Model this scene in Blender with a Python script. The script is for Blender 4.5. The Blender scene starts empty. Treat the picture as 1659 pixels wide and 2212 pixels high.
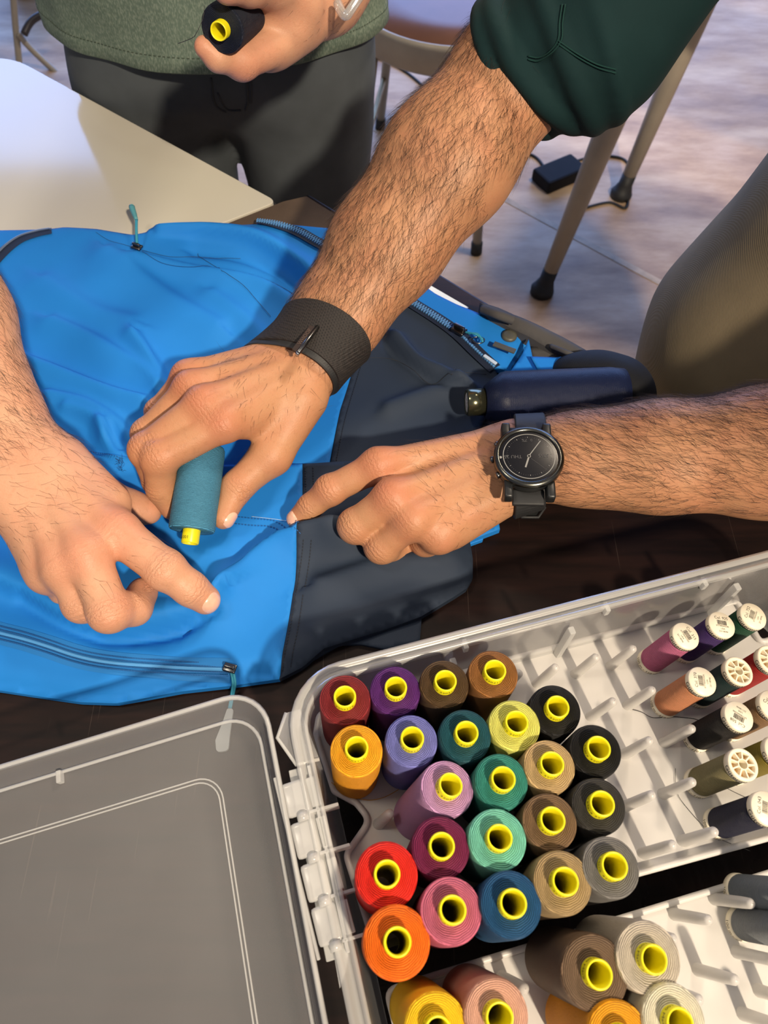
import bpy, bmesh, math, random
import numpy as np
from mathutils import Vector, Matrix, Euler
from mathutils.bvhtree import BVHTree
from mathutils.geometry import delaunay_2d_cdt

random.seed(7)
rng = np.random.default_rng(11)
SC = bpy.context.scene
COL = SC.collection
PI = math.pi

# ------------------------------------------------------------------ camera
TZ = 0.75            # table top height above the floor
HC = 0.50            # camera height above the table top
TH = math.radians(30.0)
FPX = 1600.0
IW, IH = 1659.0, 2212.0
CAM = Vector((0.0, 0.0, TZ + HC))
cam_d = bpy.data.cameras.new('camera')
cam_d.sensor_fit = 'VERTICAL'
cam_d.sensor_height = 24.0
cam_d.lens = 24.0 * FPX / IH
cam_d.clip_start = 0.02
cam = bpy.data.objects.new('camera', cam_d)
cam.location = CAM
cam.rotation_euler = (TH, 0.0, 0.0)
COL.objects.link(cam)
SC.camera = cam
cam_d.dof.use_dof = True
cam_d.dof.focus_distance = 0.50
cam_d.dof.aperture_fstop = 9.0

# ------------------------------------------------------------------ world, lights, exposure
W = bpy.data.worlds.new('world')
SC.world = W
W.use_nodes = True
W.node_tree.nodes['Background'].inputs[0].default_value = (0.74, 0.78, 1.0, 1)
W.node_tree.nodes['Background'].inputs[1].default_value = 0.20


def area(name, loc, target, sx, sy, power, col):
    d = bpy.data.lights.new(name, 'AREA')
    d.shape = 'RECTANGLE'
    d.size, d.size_y, d.energy, d.color = sx, sy, power, col
    o = bpy.data.objects.new(name, d)
    o.location = loc
    o.rotation_euler = (Vector(target) - Vector(loc)).to_track_quat('-Z', 'Y').to_euler()
    COL.objects.link(o)
    return o


area('ceiling_lamp_light', (0.85, -1.35, TZ + 1.95), (0.05, 0.2, TZ), 0.11, 0.11, 100, (1.0, 0.83, 0.62))
area('second_lamp_light', (-0.9, 0.2, TZ + 2.1), (0.0, 0.3, TZ), 0.3, 0.3, 10, (1.0, 0.88, 0.70))
area('window_light', (-0.3, 5.4, 2.3), (-0.3, 0.0, 2.2), 7.4, 3.4, 390, (0.24, 0.44, 1.0))
area('far_fill_light', (1.15, 1.55, 2.75), (0.8, 1.2, 0.0), 0.4, 0.4, 46, (1.0, 0.82, 0.62))  # added fill, no lamp of the room: warms and brightens the far floor
SC.view_settings.view_transform = 'Standard'
SC.view_settings.look = 'None'
SC.view_settings.exposure = 0.0
SC.view_settings.gamma = 1.0
SC.view_settings.use_curve_mapping = False

# ------------------------------------------------------------------ geometry helpers
_s, _c = math.sin(TH), math.cos(TH)


def ray(u, v):
    x = (u - IW / 2) / FPX
    y = -(v - IH / 2) / FPX
    return Vector((x, y * _c + _s, y * _s - _c))


def P(u, v, z=0.0):
    """world point seen at (u, v) that lies z above the table top"""
    r = ray(u, v)
    return CAM + r * ((z - HC) / r.z)


def PD(u, v, d):
    """world point at (u, v), at distance d along the view axis"""
    return CAM + ray(u, v) * d


def Ppl(u, v, p0, n):
    r = ray(u, v)
    return CAM + r * ((p0 - CAM).dot(n) / r.dot(n))


def link(o, parent=None):
    COL.objects.link(o)
    if parent is not None:
        o.parent = parent
    return o


def tag(o, label=None, cat=None, group=None, kind=None):
    if label: o['label'] = label
    if cat: o['category'] = cat
    if group: o['group'] = group
    if kind: o['kind'] = kind
    return o


def empty(name, loc=(0, 0, 0)):
    o = bpy.data.objects.new(name, None)
    o.location = loc
    o.empty_display_size = 0.02
    COL.objects.link(o)
    return o


def mesh_obj(name, verts, faces, mat, parent=None, smooth=True):
    me = bpy.data.meshes.new(name)
    me.from_pydata([tuple(v) for v in verts], [], faces)
    me.validate()
    if mat: me.materials.append(mat)
    if smooth: me.polygons.foreach_set('use_smooth', [True] * len(me.polygons))
    return link(bpy.data.objects.new(name, me), parent)


def bm_obj(name, bm, mat, parent=None, smooth=False, loc=None):
    me = bpy.data.meshes.new(name)
    bmesh.ops.recalc_face_normals(bm, faces=bm.faces)
    bm.to_mesh(me)
    bm.free()
    if mat: me.materials.append(mat)
    if smooth: me.polygons.foreach_set('use_smooth', [True] * len(me.polygons))
    o = link(bpy.data.objects.new(name, me), parent)
    if loc is not None: o.location = loc
    return o


def frame_from_z(zaxis, xhint=Vector((1, 0, 0))):
    z = Vector(zaxis).normalized()
    x = Vector(xhint) - z * Vector(xhint).dot(z)
    x.normalize()
    y = z.cross(x)
    return Matrix((x, y, z)).transposed()


def mat4(R, t):
    m = R.to_4x4()
    m.translation = Vector(t)
    return m


def lathe(profile, n=48, closed=False):
    """profile of (r, z) -> verts, faces (both ends left to the profile)"""
    V, Fc = [], []
    m = len(profile)
    for (r, z) in profile:
        for k in range(n):
            a = 2 * PI * k / n
            V.append((r * math.cos(a), r * math.sin(a), z))
    rows = m if closed else m - 1
    for i in range(rows):
        i2 = (i + 1) % m
        for k in range(n):
            k2 = (k + 1) % n
            Fc.append((i * n + k, i * n + k2, i2 * n + k2, i2 * n + k))
    return V, Fc


def join(parts):
    V, Fc = [], []
    for v, f in parts:
        o = len(V)
        V += [tuple(x) for x in v]
        Fc += [tuple(i + o for i in q) for q in f]
    return V, Fc


def xf(part, M):
    return [tuple(M @ Vector(v)) for v in part[0]], part[1]


def boxp(sx, sy, sz, c=(0, 0, 0), b=0.0):
    """box with chamfered vertical and horizontal edges"""
    bm = bmesh.new()
    bmesh.ops.create_cube(bm, size=1.0)
    for v in bm.verts:
        v.co = Vector((v.co.x * sx + c[0], v.co.y * sy + c[1], v.co.z * sz + c[2]))
    if b > 0:
        bmesh.ops.bevel(bm, geom=list(bm.edges), offset=b, segments=2, profile=0.6, affect='EDGES')
    bm.verts.index_update()
    r = [tuple(v.co) for v in bm.verts], [tuple(v.index for v in f.verts) for f in bm.faces]
    bm.free()
    return r


def tube(pts, rad, n=8, cap=True):
    """round tube along pts, rad a number or a list"""
    pts = [Vector(p) for p in pts]
    m = len(pts)
    rs = rad if isinstance(rad, (list, tuple)) else [rad] * m
    V, Fc = [], []
    up = Vector((0, 0, 1))
    t0 = (pts[1] - pts[0]).normalized()
    if abs(t0.dot(up)) > 0.9: up = Vector((1, 0, 0))
    x = (up - t0 * up.dot(t0)).normalized()
    for i in range(m):
        t = (pts[min(i + 1, m - 1)] - pts[max(i - 1, 0)]).normalized()
        x = (x - t * x.dot(t)).normalized()
        y = t.cross(x)
        for k in range(n):
            a = 2 * PI * k / n
            V.append(pts[i] + (x * math.cos(a) + y * math.sin(a)) * rs[i])
    for i in range(m - 1):
        for k in range(n):
            k2 = (k + 1) % n
            Fc.append((i * n + k, i * n + k2, (i + 1) * n + k2, (i + 1) * n + k))
    if cap:
        Fc.append(tuple(range(n - 1, -1, -1)))
        Fc.append(tuple((m - 1) * n + k for k in range(n)))
    return V, Fc


def spline(pts, n=8):
    """Catmull-Rom through pts"""
    pts = [Vector(p) for p in pts]
    out = []
    for i in range(len(pts) - 1):
        p0 = pts[max(i - 1, 0)]; p1 = pts[i]; p2 = pts[i + 1]; p3 = pts[min(i + 2, len(pts) - 1)]
        for k in range(n):
            t = k / n
            out.append(0.5 * ((2 * p1) + (p2 - p0) * t + (2 * p0 - 5 * p1 + 4 * p2 - p3) * t * t + (3 * p1 - p0 - 3 * p2 + p3) * t ** 3))
    out.append(pts[-1])
    return out


def text_mesh(s, size, align='CENTER', ext=0.0):
    cu = bpy.data.curves.new('lettering', 'FONT')
    cu.body = s
    cu.size = size
    cu.align_x = align
    cu.align_y = 'CENTER'
    cu.resolution_u = 2
    cu.extrude = ext
    o = bpy.data.objects.new('lettering', cu)
    COL.objects.link(o)
    bpy.context.view_layer.update()
    me = bpy.data.meshes.new_from_object(o.evaluated_get(bpy.context.evaluated_depsgraph_get()))
    V = [tuple(v.co) for v in me.vertices]
    Fc = [tuple(p.vertices) for p in me.polygons]
    bpy.data.objects.remove(o)
    bpy.data.curves.remove(cu)
    bpy.data.meshes.remove(me)
    return V, Fc


# ------------------------------------------------------------------ materials
def new_mat(name):
    m = bpy.data.materials.new(name)
    m.use_nodes = True
    nt = m.node_tree
    return m, nt, nt.nodes['Principled BSDF']


def hexc(h, k=1.0):
    h = h.lstrip('#')
    r = [int(h[i:i + 2], 16) / 255 for i in (0, 2, 4)]
    return tuple((x / 12.92 if x <= 0.04045 else ((x + 0.055) / 1.055) ** 2.4) * k for x in r) + (1.0,)


def N(nt, t, **kw):
    n = nt.nodes.new(t)
    for k, v in kw.items(): setattr(n, k, v)
    return n


def simple(name, col, rough=0.5, metal=0.0, noise=0.0, nscale=40.0, bump=0.0, bscale=200.0, spec=0.5, coat=0.0, sheen=0.0):
    m, nt, b = new_mat(name)
    b.inputs['Roughness'].default_value = rough
    b.inputs['Metallic'].default_value = metal
    b.inputs['Specular IOR Level'].default_value = spec
    b.inputs['Coat Weight'].default_value = coat
    b.inputs['Sheen Weight'].default_value = sheen
    b.inputs['Base Color'].default_value = col
    tc = N(nt, 'ShaderNodeTexCoord')
    if noise > 0:
        nz = N(nt, 'ShaderNodeTexNoise')
        nz.inputs['Scale'].default_value = nscale
        nz.inputs['Detail'].default_value = 5
        nt.links.new(tc.outputs['Object'], nz.inputs['Vector'])
        mp = N(nt, 'ShaderNodeMapRange')
        mp.inputs['From Min'].default_value = 0.3
        mp.inputs['From Max'].default_value = 0.7
        mp.inputs['To Min'].default_value = 1 - noise
        mp.inputs['To Max'].default_value = 1 + noise
        nt.links.new(nz.outputs['Fac'], mp.inputs['Value'])
        mx = N(nt, 'ShaderNodeVectorMath', operation='SCALE')
        mx.inputs[0].default_value = col[:3]
        nt.links.new(mp.outputs['Result'], mx.inputs['Scale'])
        nt.links.new(mx.outputs[0], b.inputs['Base Color'])
    if bump > 0:
        nz2 = N(nt, 'ShaderNodeTexNoise')
        nz2.inputs['Scale'].default_value = bscale
        nz2.inputs['Detail'].default_value = 3
        nt.links.new(tc.outputs['Object'], nz2.inputs['Vector'])
        bp = N(nt, 'ShaderNodeBump')
        bp.inputs['Strength'].default_value = bump
        bp.inputs['Distance'].default_value = 0.001
        nt.links.new(nz2.outputs['Fac'], bp.inputs['Height'])
        nt.links.new(bp.outputs['Normal'], b.inputs['Normal'])
    return m


def fabric(name, col, wscale=900.0, rough=0.75, noise=0.08, bump=0.25, sheen=0.0, flecks=0.0, fleck_col=(0, 0, 0, 1)):
    """woven cloth: fine two-way weave bump and slight mottling"""
    m, nt, b = new_mat(name)
    b.inputs['Roughness'].default_value = rough
    b.inputs['Specular IOR Level'].default_value = 0.25
    tc = N(nt, 'ShaderNodeTexCoord')
    nz = N(nt, 'ShaderNodeTexNoise')
    nz.inputs['Scale'].default_value = 30
    nz.inputs['Detail'].default_value = 8
    nt.links.new(tc.outputs['Object'], nz.inputs['Vector'])
    cr = N(nt, 'ShaderNodeMapRange')
    cr.inputs['From Min'].default_value = 0.25; cr.inputs['From Max'].default_value = 0.75
    cr.inputs['To Min'].default_value = 1 - noise; cr.inputs['To Max'].default_value = 1 + noise
    nt.links.new(nz.outputs['Fac'], cr.inputs['Value'])
    sc = N(nt, 'ShaderNodeVectorMath', operation='SCALE')
    sc.inputs[0].default_value = col[:3]
    nt.links.new(cr.outputs['Result'], sc.inputs['Scale'])
    out = sc.outputs[0]
    if flecks > 0:
        n3 = N(nt, 'ShaderNodeTexNoise')
        n3.inputs['Scale'].default_value = 800
        n3.inputs['Detail'].default_value = 2
        mpn = N(nt, 'ShaderNodeMapping')
        mpn.inputs['Scale'].default_value = (1, 1, 0.35)
        nt.links.new(tc.outputs['Object'], mpn.inputs['Vector'])
        nt.links.new(mpn.outputs['Vector'], n3.inputs['Vector'])
        r3 = N(nt, 'ShaderNodeMapRange')
        r3.inputs['From Min'].default_value = 0.45; r3.inputs['From Max'].default_value = 0.65
        r3.inputs['To Max'].default_value = flecks
        nt.links.new(n3.outputs['Fac'], r3.inputs['Value'])
        mx = N(nt, 'ShaderNodeMix', data_type='RGBA')
        mx.inputs[7].default_value = fleck_col
        nt.links.new(r3.outputs['Result'], mx.inputs[0])
        nt.links.new(out, mx.inputs[6])
        out = mx.outputs[2]
    nt.links.new(out, b.inputs['Base Color'])
    bump *= 0.5
    wv = N(nt, 'ShaderNodeTexWave', wave_type='BANDS', bands_direction='X')
    wv.inputs['Scale'].default_value = wscale
    wv.inputs['Distortion'].default_value = 0.6
    for w in (wv,): nt.links.new(tc.outputs['Object'], w.inputs['Vector'])
    nb = N(nt, 'ShaderNodeTexNoise'); nb.inputs['Scale'].default_value = wscale * 1.1; nb.inputs['Detail'].default_value = 2
    nt.links.new(tc.outputs['Object'], nb.inputs['Vector'])
    ad = N(nt, 'ShaderNodeMath', operation='ADD')
    nt.links.new(wv.outputs['Fac'], ad.inputs[0]); nt.links.new(nb.outputs['Fac'], ad.inputs[1])
    bp = N(nt, 'ShaderNodeBump')
    bp.inputs['Strength'].default_value = bump
    bp.inputs['Distance'].default_value = 0.0004
    nt.links.new(ad.outputs[0], bp.inputs['Height'])
    nt.links.new(bp.outputs['Normal'], b.inputs['Normal'])
    return m


_thread_cache = {}


def thread_mat(hexcol, k=1.0, pitch=0.00095, rough=0.62, strength=0.85):
    """wound thread; object z is the spool axis: helical strands on the side, rings on the end"""
    key = (hexcol, k, pitch)
    if key in _thread_cache: return _thread_cache[key]
    m, nt, b = new_mat('thread_' + hexcol.strip('#'))
    col = hexc(hexcol, k)
    b.inputs['Roughness'].default_value = rough
    b.inputs['Specular IOR Level'].default_value = 0.3
    tc = N(nt, 'ShaderNodeTexCoord')
    sp = N(nt, 'ShaderNodeSeparateXYZ')
    nt.links.new(tc.outputs['Object'], sp.inputs[0])
    # radius
    mx2 = N(nt, 'ShaderNodeMath', operation='MULTIPLY'); my2 = N(nt, 'ShaderNodeMath', operation='MULTIPLY')
    nt.links.new(sp.outputs['X'], mx2.inputs[0]); nt.links.new(sp.outputs['X'], mx2.inputs[1])
    nt.links.new(sp.outputs['Y'], my2.inputs[0]); nt.links.new(sp.outputs['Y'], my2.inputs[1])
    ad = N(nt, 'ShaderNodeMath', operation='ADD')
    nt.links.new(mx2.outputs[0], ad.inputs[0]); nt.links.new(my2.outputs[0], ad.inputs[1])
    rr = N(nt, 'ShaderNodeMath', operation='SQRT'); nt.links.new(ad.outputs[0], rr.inputs[0])
    nz = N(nt, 'ShaderNodeTexNoise'); nz.inputs['Scale'].default_value = 160; nz.inputs['Detail'].default_value = 2
    nt.links.new(tc.outputs['Object'], nz.inputs['Vector'])
    # coordinate r + z, wobbling: strands follow it on both the side and the end
    s1 = N(nt, 'ShaderNodeMath', operation='ADD')
    nt.links.new(rr.outputs[0], s1.inputs[0]); nt.links.new(sp.outputs['Z'], s1.inputs[1])
    s2 = N(nt, 'ShaderNodeMath', operation='MULTIPLY_ADD')
    s2.inputs[1].default_value = 0.0016
    nt.links.new(nz.outputs['Fac'], s2.inputs[0]); nt.links.new(s1.outputs[0], s2.inputs[2])
    s3 = N(nt, 'ShaderNodeMath', operation='MULTIPLY'); s3.inputs[1].default_value = 2 * PI / pitch
    nt.links.new(s2.outputs[0], s3.inputs[0])
    sn = N(nt, 'ShaderNodeMath', operation='SINE'); nt.links.new(s3.outputs[0], sn.inputs[0])
    n2 = N(nt, 'ShaderNodeTexNoise'); n2.inputs['Scale'].default_value = 1300; n2.inputs['Detail'].default_value = 1
    nt.links.new(tc.outputs['Object'], n2.inputs['Vector'])
    hh = N(nt, 'ShaderNodeMath', operation='ADD')
    nt.links.new(sn.outputs[0], hh.inputs[0]); nt.links.new(n2.outputs['Fac'], hh.inputs[1])
    bp = N(nt, 'ShaderNodeBump'); bp.inputs['Strength'].default_value = strength; bp.inputs['Distance'].default_value = 0.0004
    nt.links.new(hh.outputs[0], bp.inputs['Height'])
    nt.links.new(bp.outputs['Normal'], b.inputs['Normal'])
    mp = N(nt, 'ShaderNodeMapRange')
    mp.inputs['From Min'].default_value = -0.6; mp.inputs['From Max'].default_value = 1.6
    mp.inputs['To Min'].default_value = 0.66; mp.inputs['To Max'].default_value = 1.18
    nt.links.new(hh.outputs[0], mp.inputs['Value'])
    sc = N(nt, 'ShaderNodeVectorMath', operation='SCALE'); sc.inputs[0].default_value = col[:3]
    nt.links.new(mp.outputs['Result'], sc.inputs['Scale'])
    nt.links.new(sc.outputs[0], b.inputs['Base Color'])
    _thread_cache[key] = m
    return m


def plastic_clear(name, col, opac, rough=0.22, gloss=0.10, noise=0.0):
    """milky translucent polypropylene: part see-through, part scattering, thin gloss"""
    m, nt, b = new_mat(name)
    nt.nodes.remove(b)
    out = nt.nodes['Material Output']
    tr = N(nt, 'ShaderNodeBsdfTransparent')
    tr.inputs[0].default_value = (0.96, 0.97, 0.97, 1)
    df = N(nt, 'ShaderNodeBsdfDiffuse'); df.inputs[0].default_value = col
    tl = N(nt, 'ShaderNodeBsdfTranslucent'); tl.inputs[0].default_value = col
    m1 = N(nt, 'ShaderNodeMixShader'); m1.inputs[0].default_value = 0.35
    nt.links.new(df.outputs[0], m1.inputs[1]); nt.links.new(tl.outputs[0], m1.inputs[2])
    m2 = N(nt, 'ShaderNodeMixShader'); m2.inputs[0].default_value = opac
    if noise > 0:
        tc = N(nt, 'ShaderNodeTexCoord'); nz = N(nt, 'ShaderNodeTexNoise')
        nz.inputs['Scale'].default_value = 25; nz.inputs['Detail'].default_value = 6
        nt.links.new(tc.outputs['Object'], nz.inputs['Vector'])
        mr = N(nt, 'ShaderNodeMapRange')
        mr.inputs['To Min'].default_value = opac - noise; mr.inputs['To Max'].default_value = opac + noise
        nt.links.new(nz.outputs['Fac'], mr.inputs['Value'])
        nt.links.new(mr.outputs['Result'], m2.inputs[0])
    nt.links.new(tr.outputs[0], m2.inputs[1]); nt.links.new(m1.outputs[0], m2.inputs[2])
    gl = N(nt, 'ShaderNodeBsdfGlossy'); gl.inputs['Roughness'].default_value = rough
    m3 = N(nt, 'ShaderNodeMixShader')
    lw = N(nt, 'ShaderNodeLayerWeight'); lw.inputs[0].default_value = 0.25
    ml = N(nt, 'ShaderNodeMath', operation='MULTIPLY_ADD')
    ml.inputs[1].default_value = 0.35; ml.inputs[2].default_value = gloss * 0.3
    nt.links.new(lw.outputs['Fresnel'], ml.inputs[0])
    nt.links.new(ml.outputs[0], m3.inputs[0])
    nt.links.new(m2.outputs[0], m3.inputs[1]); nt.links.new(gl.outputs[0], m3.inputs[2])
    nt.links.new(m3.outputs[0], out.inputs['Surface'])
    return m


M = {}
M['yellow'] = simple('yellow_plastic', hexc('#e6dc1a'), 0.35, noise=0.05, nscale=90)
M['ink'] = simple('black_ink', (0.012, 0.012, 0.014, 1), 0.6, noise=0.1)
M['cream'] = simple('cream_plastic', hexc('#f2e8cf'), 0.4, noise=0.04)
M['apricot'] = simple('apricot_plastic', hexc('#f4c88a'), 0.45, noise=0.05)
M['chrome'] = simple('chrome', (0.55, 0.55, 0.55, 1), 0.18, 1.0, noise=0.1)
M['gunmetal'] = simple('gunmetal', (0.16, 0.16, 0.16, 1), 0.25, 1.0, noise=0.1, nscale=200)
M['black_plastic'] = simple('black_plastic', (0.012, 0.013, 0.014, 1), 0.38, noise=0.2, nscale=100, bump=0.05)
M['rubber'] = simple('rubber', (0.016, 0.017, 0.019, 1), 0.6, noise=0.2, nscale=100, bump=0.05)
M['grey_metal'] = simple('painted_metal', hexc('#a59c8c'), 0.38, 0.0, noise=0.08, nscale=20)
M['clear'] = plastic_clear('clear_box_plastic', (0.80, 0.80, 0.80, 1), 0.30, noise=0.04)
M['clear_edge'] = plastic_clear('clear_box_edge', (0.84, 0.84, 0.82, 1), 0.52)
M['hinge'] = plastic_clear('hinge_plastic', (0.84, 0.84, 0.83, 1), 0.55)
M['lid'] = plastic_clear('lid_plastic', (0.60, 0.60, 0.60, 1), 0.25, rough=0.4, noise=0.03)
M['tray'] = plastic_clear('tray_plastic', (0.84, 0.82, 0.79, 1), 0.90, rough=0.35)
M['peg'] = plastic_clear('peg_plastic', (0.78, 0.76, 0.73, 1), 0.82, rough=0.3)
# ------------------------------------------------------------------ floor and furniture
def floor_mat():
    m, nt, b = new_mat('floor_concrete')
    tc = N(nt, 'ShaderNodeTexCoord')
    mp = N(nt, 'ShaderNodeMapping'); mp.inputs['Rotation'].default_value = (0, 0, 0.5); mp.inputs['Scale'].default_value = (1.0, 3.2, 1)
    nt.links.new(tc.outputs['Object'], mp.inputs['Vector'])
    n1 = N(nt, 'ShaderNodeTexNoise'); n1.inputs['Scale'].default_value = 2.6; n1.inputs['Detail'].default_value = 9; n1.inputs['Roughness'].default_value = 0.65
    nt.links.new(mp.outputs['Vector'], n1.inputs['Vector'])
    cr = N(nt, 'ShaderNodeValToRGB')
    e = cr.color_ramp.elements
    e[0].position = 0.30; e[0].color = hexc('#8a6c52')
    e[1].position = 0.72; e[1].color = hexc('#dcc5a8')
    x = e.new(0.5); x.color = hexc('#b89a7c')
    nt.links.new(n1.outputs['Fac'], cr.inputs[0])
    nt.links.new(cr.outputs[0], b.inputs['Base Color'])
    n2 = N(nt, 'ShaderNodeTexNoise'); n2.inputs['Scale'].default_value = 9; n2.inputs['Detail'].default_value = 6
    nt.links.new(tc.outputs['Object'], n2.inputs['Vector'])
    mr = N(nt, 'ShaderNodeMapRange'); mr.inputs['To Min'].default_value = 0.38; mr.inputs['To Max'].default_value = 0.62
    nt.links.new(n2.outputs['Fac'], mr.inputs['Value']); nt.links.new(mr.outputs['Result'], b.inputs['Roughness'])
    bp = N(nt, 'ShaderNodeBump'); bp.inputs['Strength'].default_value = 0.15; bp.inputs['Distance'].default_value = 0.004
    nt.links.new(n2.outputs['Fac'], bp.inputs['Height']); nt.links.new(bp.outputs['Normal'], b.inputs['Normal'])
    return m


M['floor'] = floor_mat()
fl = mesh_obj('floor', [(-4, -3, 0), (4, -3, 0), (4, 5.6, 0), (-4, 5.6, 0), (-4, -3, -0.05), (4, -3, -0.05), (4, 5.6, -0.05), (-4, 5.6, -0.05)],
              [(0, 1, 2, 3), (7, 6, 5, 4), (0, 4, 5, 1), (1, 5, 6, 2), (2, 6, 7, 3), (3, 7, 4, 0)], M['floor'], smooth=False)
wb = mesh_obj('wall_back', *boxp(8.0, 0.1, 4.2, (0, 5.65, 2.1)), simple('wall_paint', hexc('#b9b4aa'), 0.8, noise=0.04, nscale=3), smooth=False)
tag(wb, 'plain pale wall at the far end of the room', 'wall', kind='structure')
tag(fl, 'streaky grey-brown concrete floor under the tables', 'floor', kind='structure')
# scored joints of the floor: shallow light strips laid flush
M['joint'] = simple('floor_joint', hexc('#b7a48e'), 0.6, noise=0.25, nscale=30)
for (a, b_) in (((1090, 430), (1480, 640)),):
    p, q = P(*a, -TZ), P(*b_, -TZ)
    dv = (q - p).normalized(); nrm = Vector((-dv.y, dv.x, 0)) * 0.009
    p = p - dv * 1.5; q = q + dv * 1.0
    z = Vector((0, 0, 0.0012))
    j = mesh_obj('floor_joint', [p - nrm + z, q - nrm + z, q + nrm + z, p + nrm + z, p - nrm, q - nrm, q + nrm, p + nrm],
                 [(0, 1, 2, 3), (0, 4, 5, 1), (1, 5, 6, 2), (2, 6, 7, 3), (3, 7, 4, 0)], M['joint'], fl, smooth=False)


def wood_mat():
    m, nt, b = new_mat('dark_wood')
    tc = N(nt, 'ShaderNodeTexCoord')
    mp = N(nt, 'ShaderNodeMapping'); mp.inputs['Rotation'].default_value = (0, 0, -0.25); mp.inputs['Scale'].default_value = (1, 9, 1)
    nt.links.new(tc.outputs['Object'], mp.inputs['Vector'])
    n1 = N(nt, 'ShaderNodeTexNoise'); n1.inputs['Scale'].default_value = 14; n1.inputs['Detail'].default_value = 8
    nt.links.new(mp.outputs['Vector'], n1.inputs['Vector'])
    cr = N(nt, 'ShaderNodeValToRGB'); e = cr.color_ramp.elements
    e[0].position = 0.3; e[0].color = hexc('#0e0706'); e[1].position = 0.75; e[1].color = hexc('#241410')
    nt.links.new(n1.outputs['Fac'], cr.inputs[0])
    # thin scratches
    mp2 = N(nt, 'ShaderNodeMapping'); mp2.inputs['Rotation'].default_value = (0, 0, 0.9); mp2.inputs['Scale'].default_value = (260, 5, 1)
    nt.links.new(tc.outputs['Object'], mp2.inputs['Vector'])
    n2 = N(nt, 'ShaderNodeTexNoise'); n2.inputs['Scale'].default_value = 2.2; n2.inputs['Detail'].default_value = 1
    nt.links.new(mp2.outputs['Vector'], n2.inputs['Vector'])
    r2 = N(nt, 'ShaderNodeMapRange'); r2.inputs['From Min'].default_value = 0.73; r2.inputs['From Max'].default_value = 0.78; r2.inputs['To Max'].default_value = 0.10
    nt.links.new(n2.outputs['Fac'], r2.inputs['Value'])
    mx = N(nt, 'ShaderNodeMix', data_type='RGBA'); mx.inputs[7].default_value = hexc('#a08c80')
    nt.links.new(r2.outputs['Result'], mx.inputs[0]); nt.links.new(cr.outputs[0], mx.inputs[6])
    nt.links.new(mx.outputs[2], b.inputs['Base Color'])
    b.inputs['Roughness'].default_value = 0.5
    b.inputs['Specular IOR Level'].default_value = 0.22
    return m


M['wood'] = wood_mat()


def rounded_poly(pts, radii, seg=6):
    out = []
    n = len(pts)
    for i in range(n):
        p = Vector(pts[i]); a = Vector(pts[i - 1]); b = Vector(pts[(i + 1) % n]); r = radii[i] if isinstance(radii, (list, tuple)) else radii
        if r <= 0:
            out.append(p); continue
        d1 = (a - p).normalized(); d2 = (b - p).normalized()
        half = d1.angle(d2) / 2
        t = min(r / math.tan(half), (a - p).length * 0.48, (b - p).length * 0.48)
        s0 = p + d1 * t; s1 = p + d2 * t
        for k in range(seg + 1):
            u = k / seg
            out.append(s0 * (1 - u) ** 2 + p * 2 * u * (1 - u) + s1 * u * u)
    return out


def slab(poly, z0, z1, bevel=0.0):
    """extruded polygon (2D vectors), top edge chamfered"""
    n = len(poly)
    V = [(p[0], p[1], z0) for p in poly]
    rings = [(0.0, z0), (0.0, z1 - bevel)]
    if bevel > 0: rings += [(bevel * 0.3, z1 - bevel * 0.3), (bevel, z1)]
    else: rings = [(0.0, z0), (0.0, z1)]
    area2 = sum(poly[i][0] * poly[(i + 1) % n][1] - poly[(i + 1) % n][0] * poly[i][1] for i in range(n))
    sg = 1 if area2 > 0 else -1
    V, Fc = [], []
    for (ins, z) in rings:
        for i in range(n):
            p = Vector(poly[i][:2]); a = Vector(poly[i - 1][:2]); b = Vector(poly[(i + 1) % n][:2])
            t = (b - a).normalized() if (b - a).length > 0 else Vector((1, 0))
            nn = Vector((-t.y, t.x)) * sg
            q = p + nn * ins
            V.append((q.x, q.y, z))
    for r in range(len(rings) - 1):
        for i in range(n):
            j = (i + 1) % n
            Fc.append((r * n + i, r * n + j, (r + 1) * n + j, (r + 1) * n + i))
    Fc.append(tuple(range(n - 1, -1, -1)))
    Fc.append(tuple((len(rings) - 1) * n + i for i in range(n)))
    return V, Fc


A2 = P(600, 437).xy; B2 = P(14, 118).xy
D2 = A2 + (P(465, 490).xy - A2).normalized() * 0.62
C2 = Vector((-0.86, 0.78))
wt = empty('white_table', (A2.x - 0.3, A2.y - 0.05, 0))
tag(wt, 'glossy white-topped table in front of the person in the green shirt', 'table')
M['white_top'] = simple('white_laminate', hexc('#cac5b6'), 0.10, noise=0.03, nscale=6, spec=0.9)
M['dark_edge'] = simple('table_edging', (0.02, 0.02, 0.022, 1), 0.5, noise=0.2)
off = -Vector(wt.location)
poly = [p for p in rounded_poly([A2, B2, C2, D2], [0.008, 0.07, 0.05, 0.02])]
inner = [Vector(p) for p in poly]
o_ = mesh_obj('table_top', *xf(slab(inner, TZ - 0.004, TZ + 0.001, 0.0008), Matrix.Translation(off)), M['white_top'], wt, smooth=False)
o_ = mesh_obj('edging', *xf(slab([Vector(p) + (Vector(p) - Vector((-0.45, 0.6))).normalized() * 0.003 for p in poly], TZ - 0.03, TZ - 0.0042), Matrix.Translation(off)), M['dark_edge'], wt, smooth=False)
for (x, y) in ((-0.72, 0.70), (-0.62, 0.42), (-0.24, 0.64), (-0.45, 0.78)):
    mesh_obj('leg', *xf(tube([(x, y, TZ - 0.03), (x, y, 0.0)], 0.018, 12), Matrix.Translation(off)), M['grey_metal'], wt)

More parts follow.
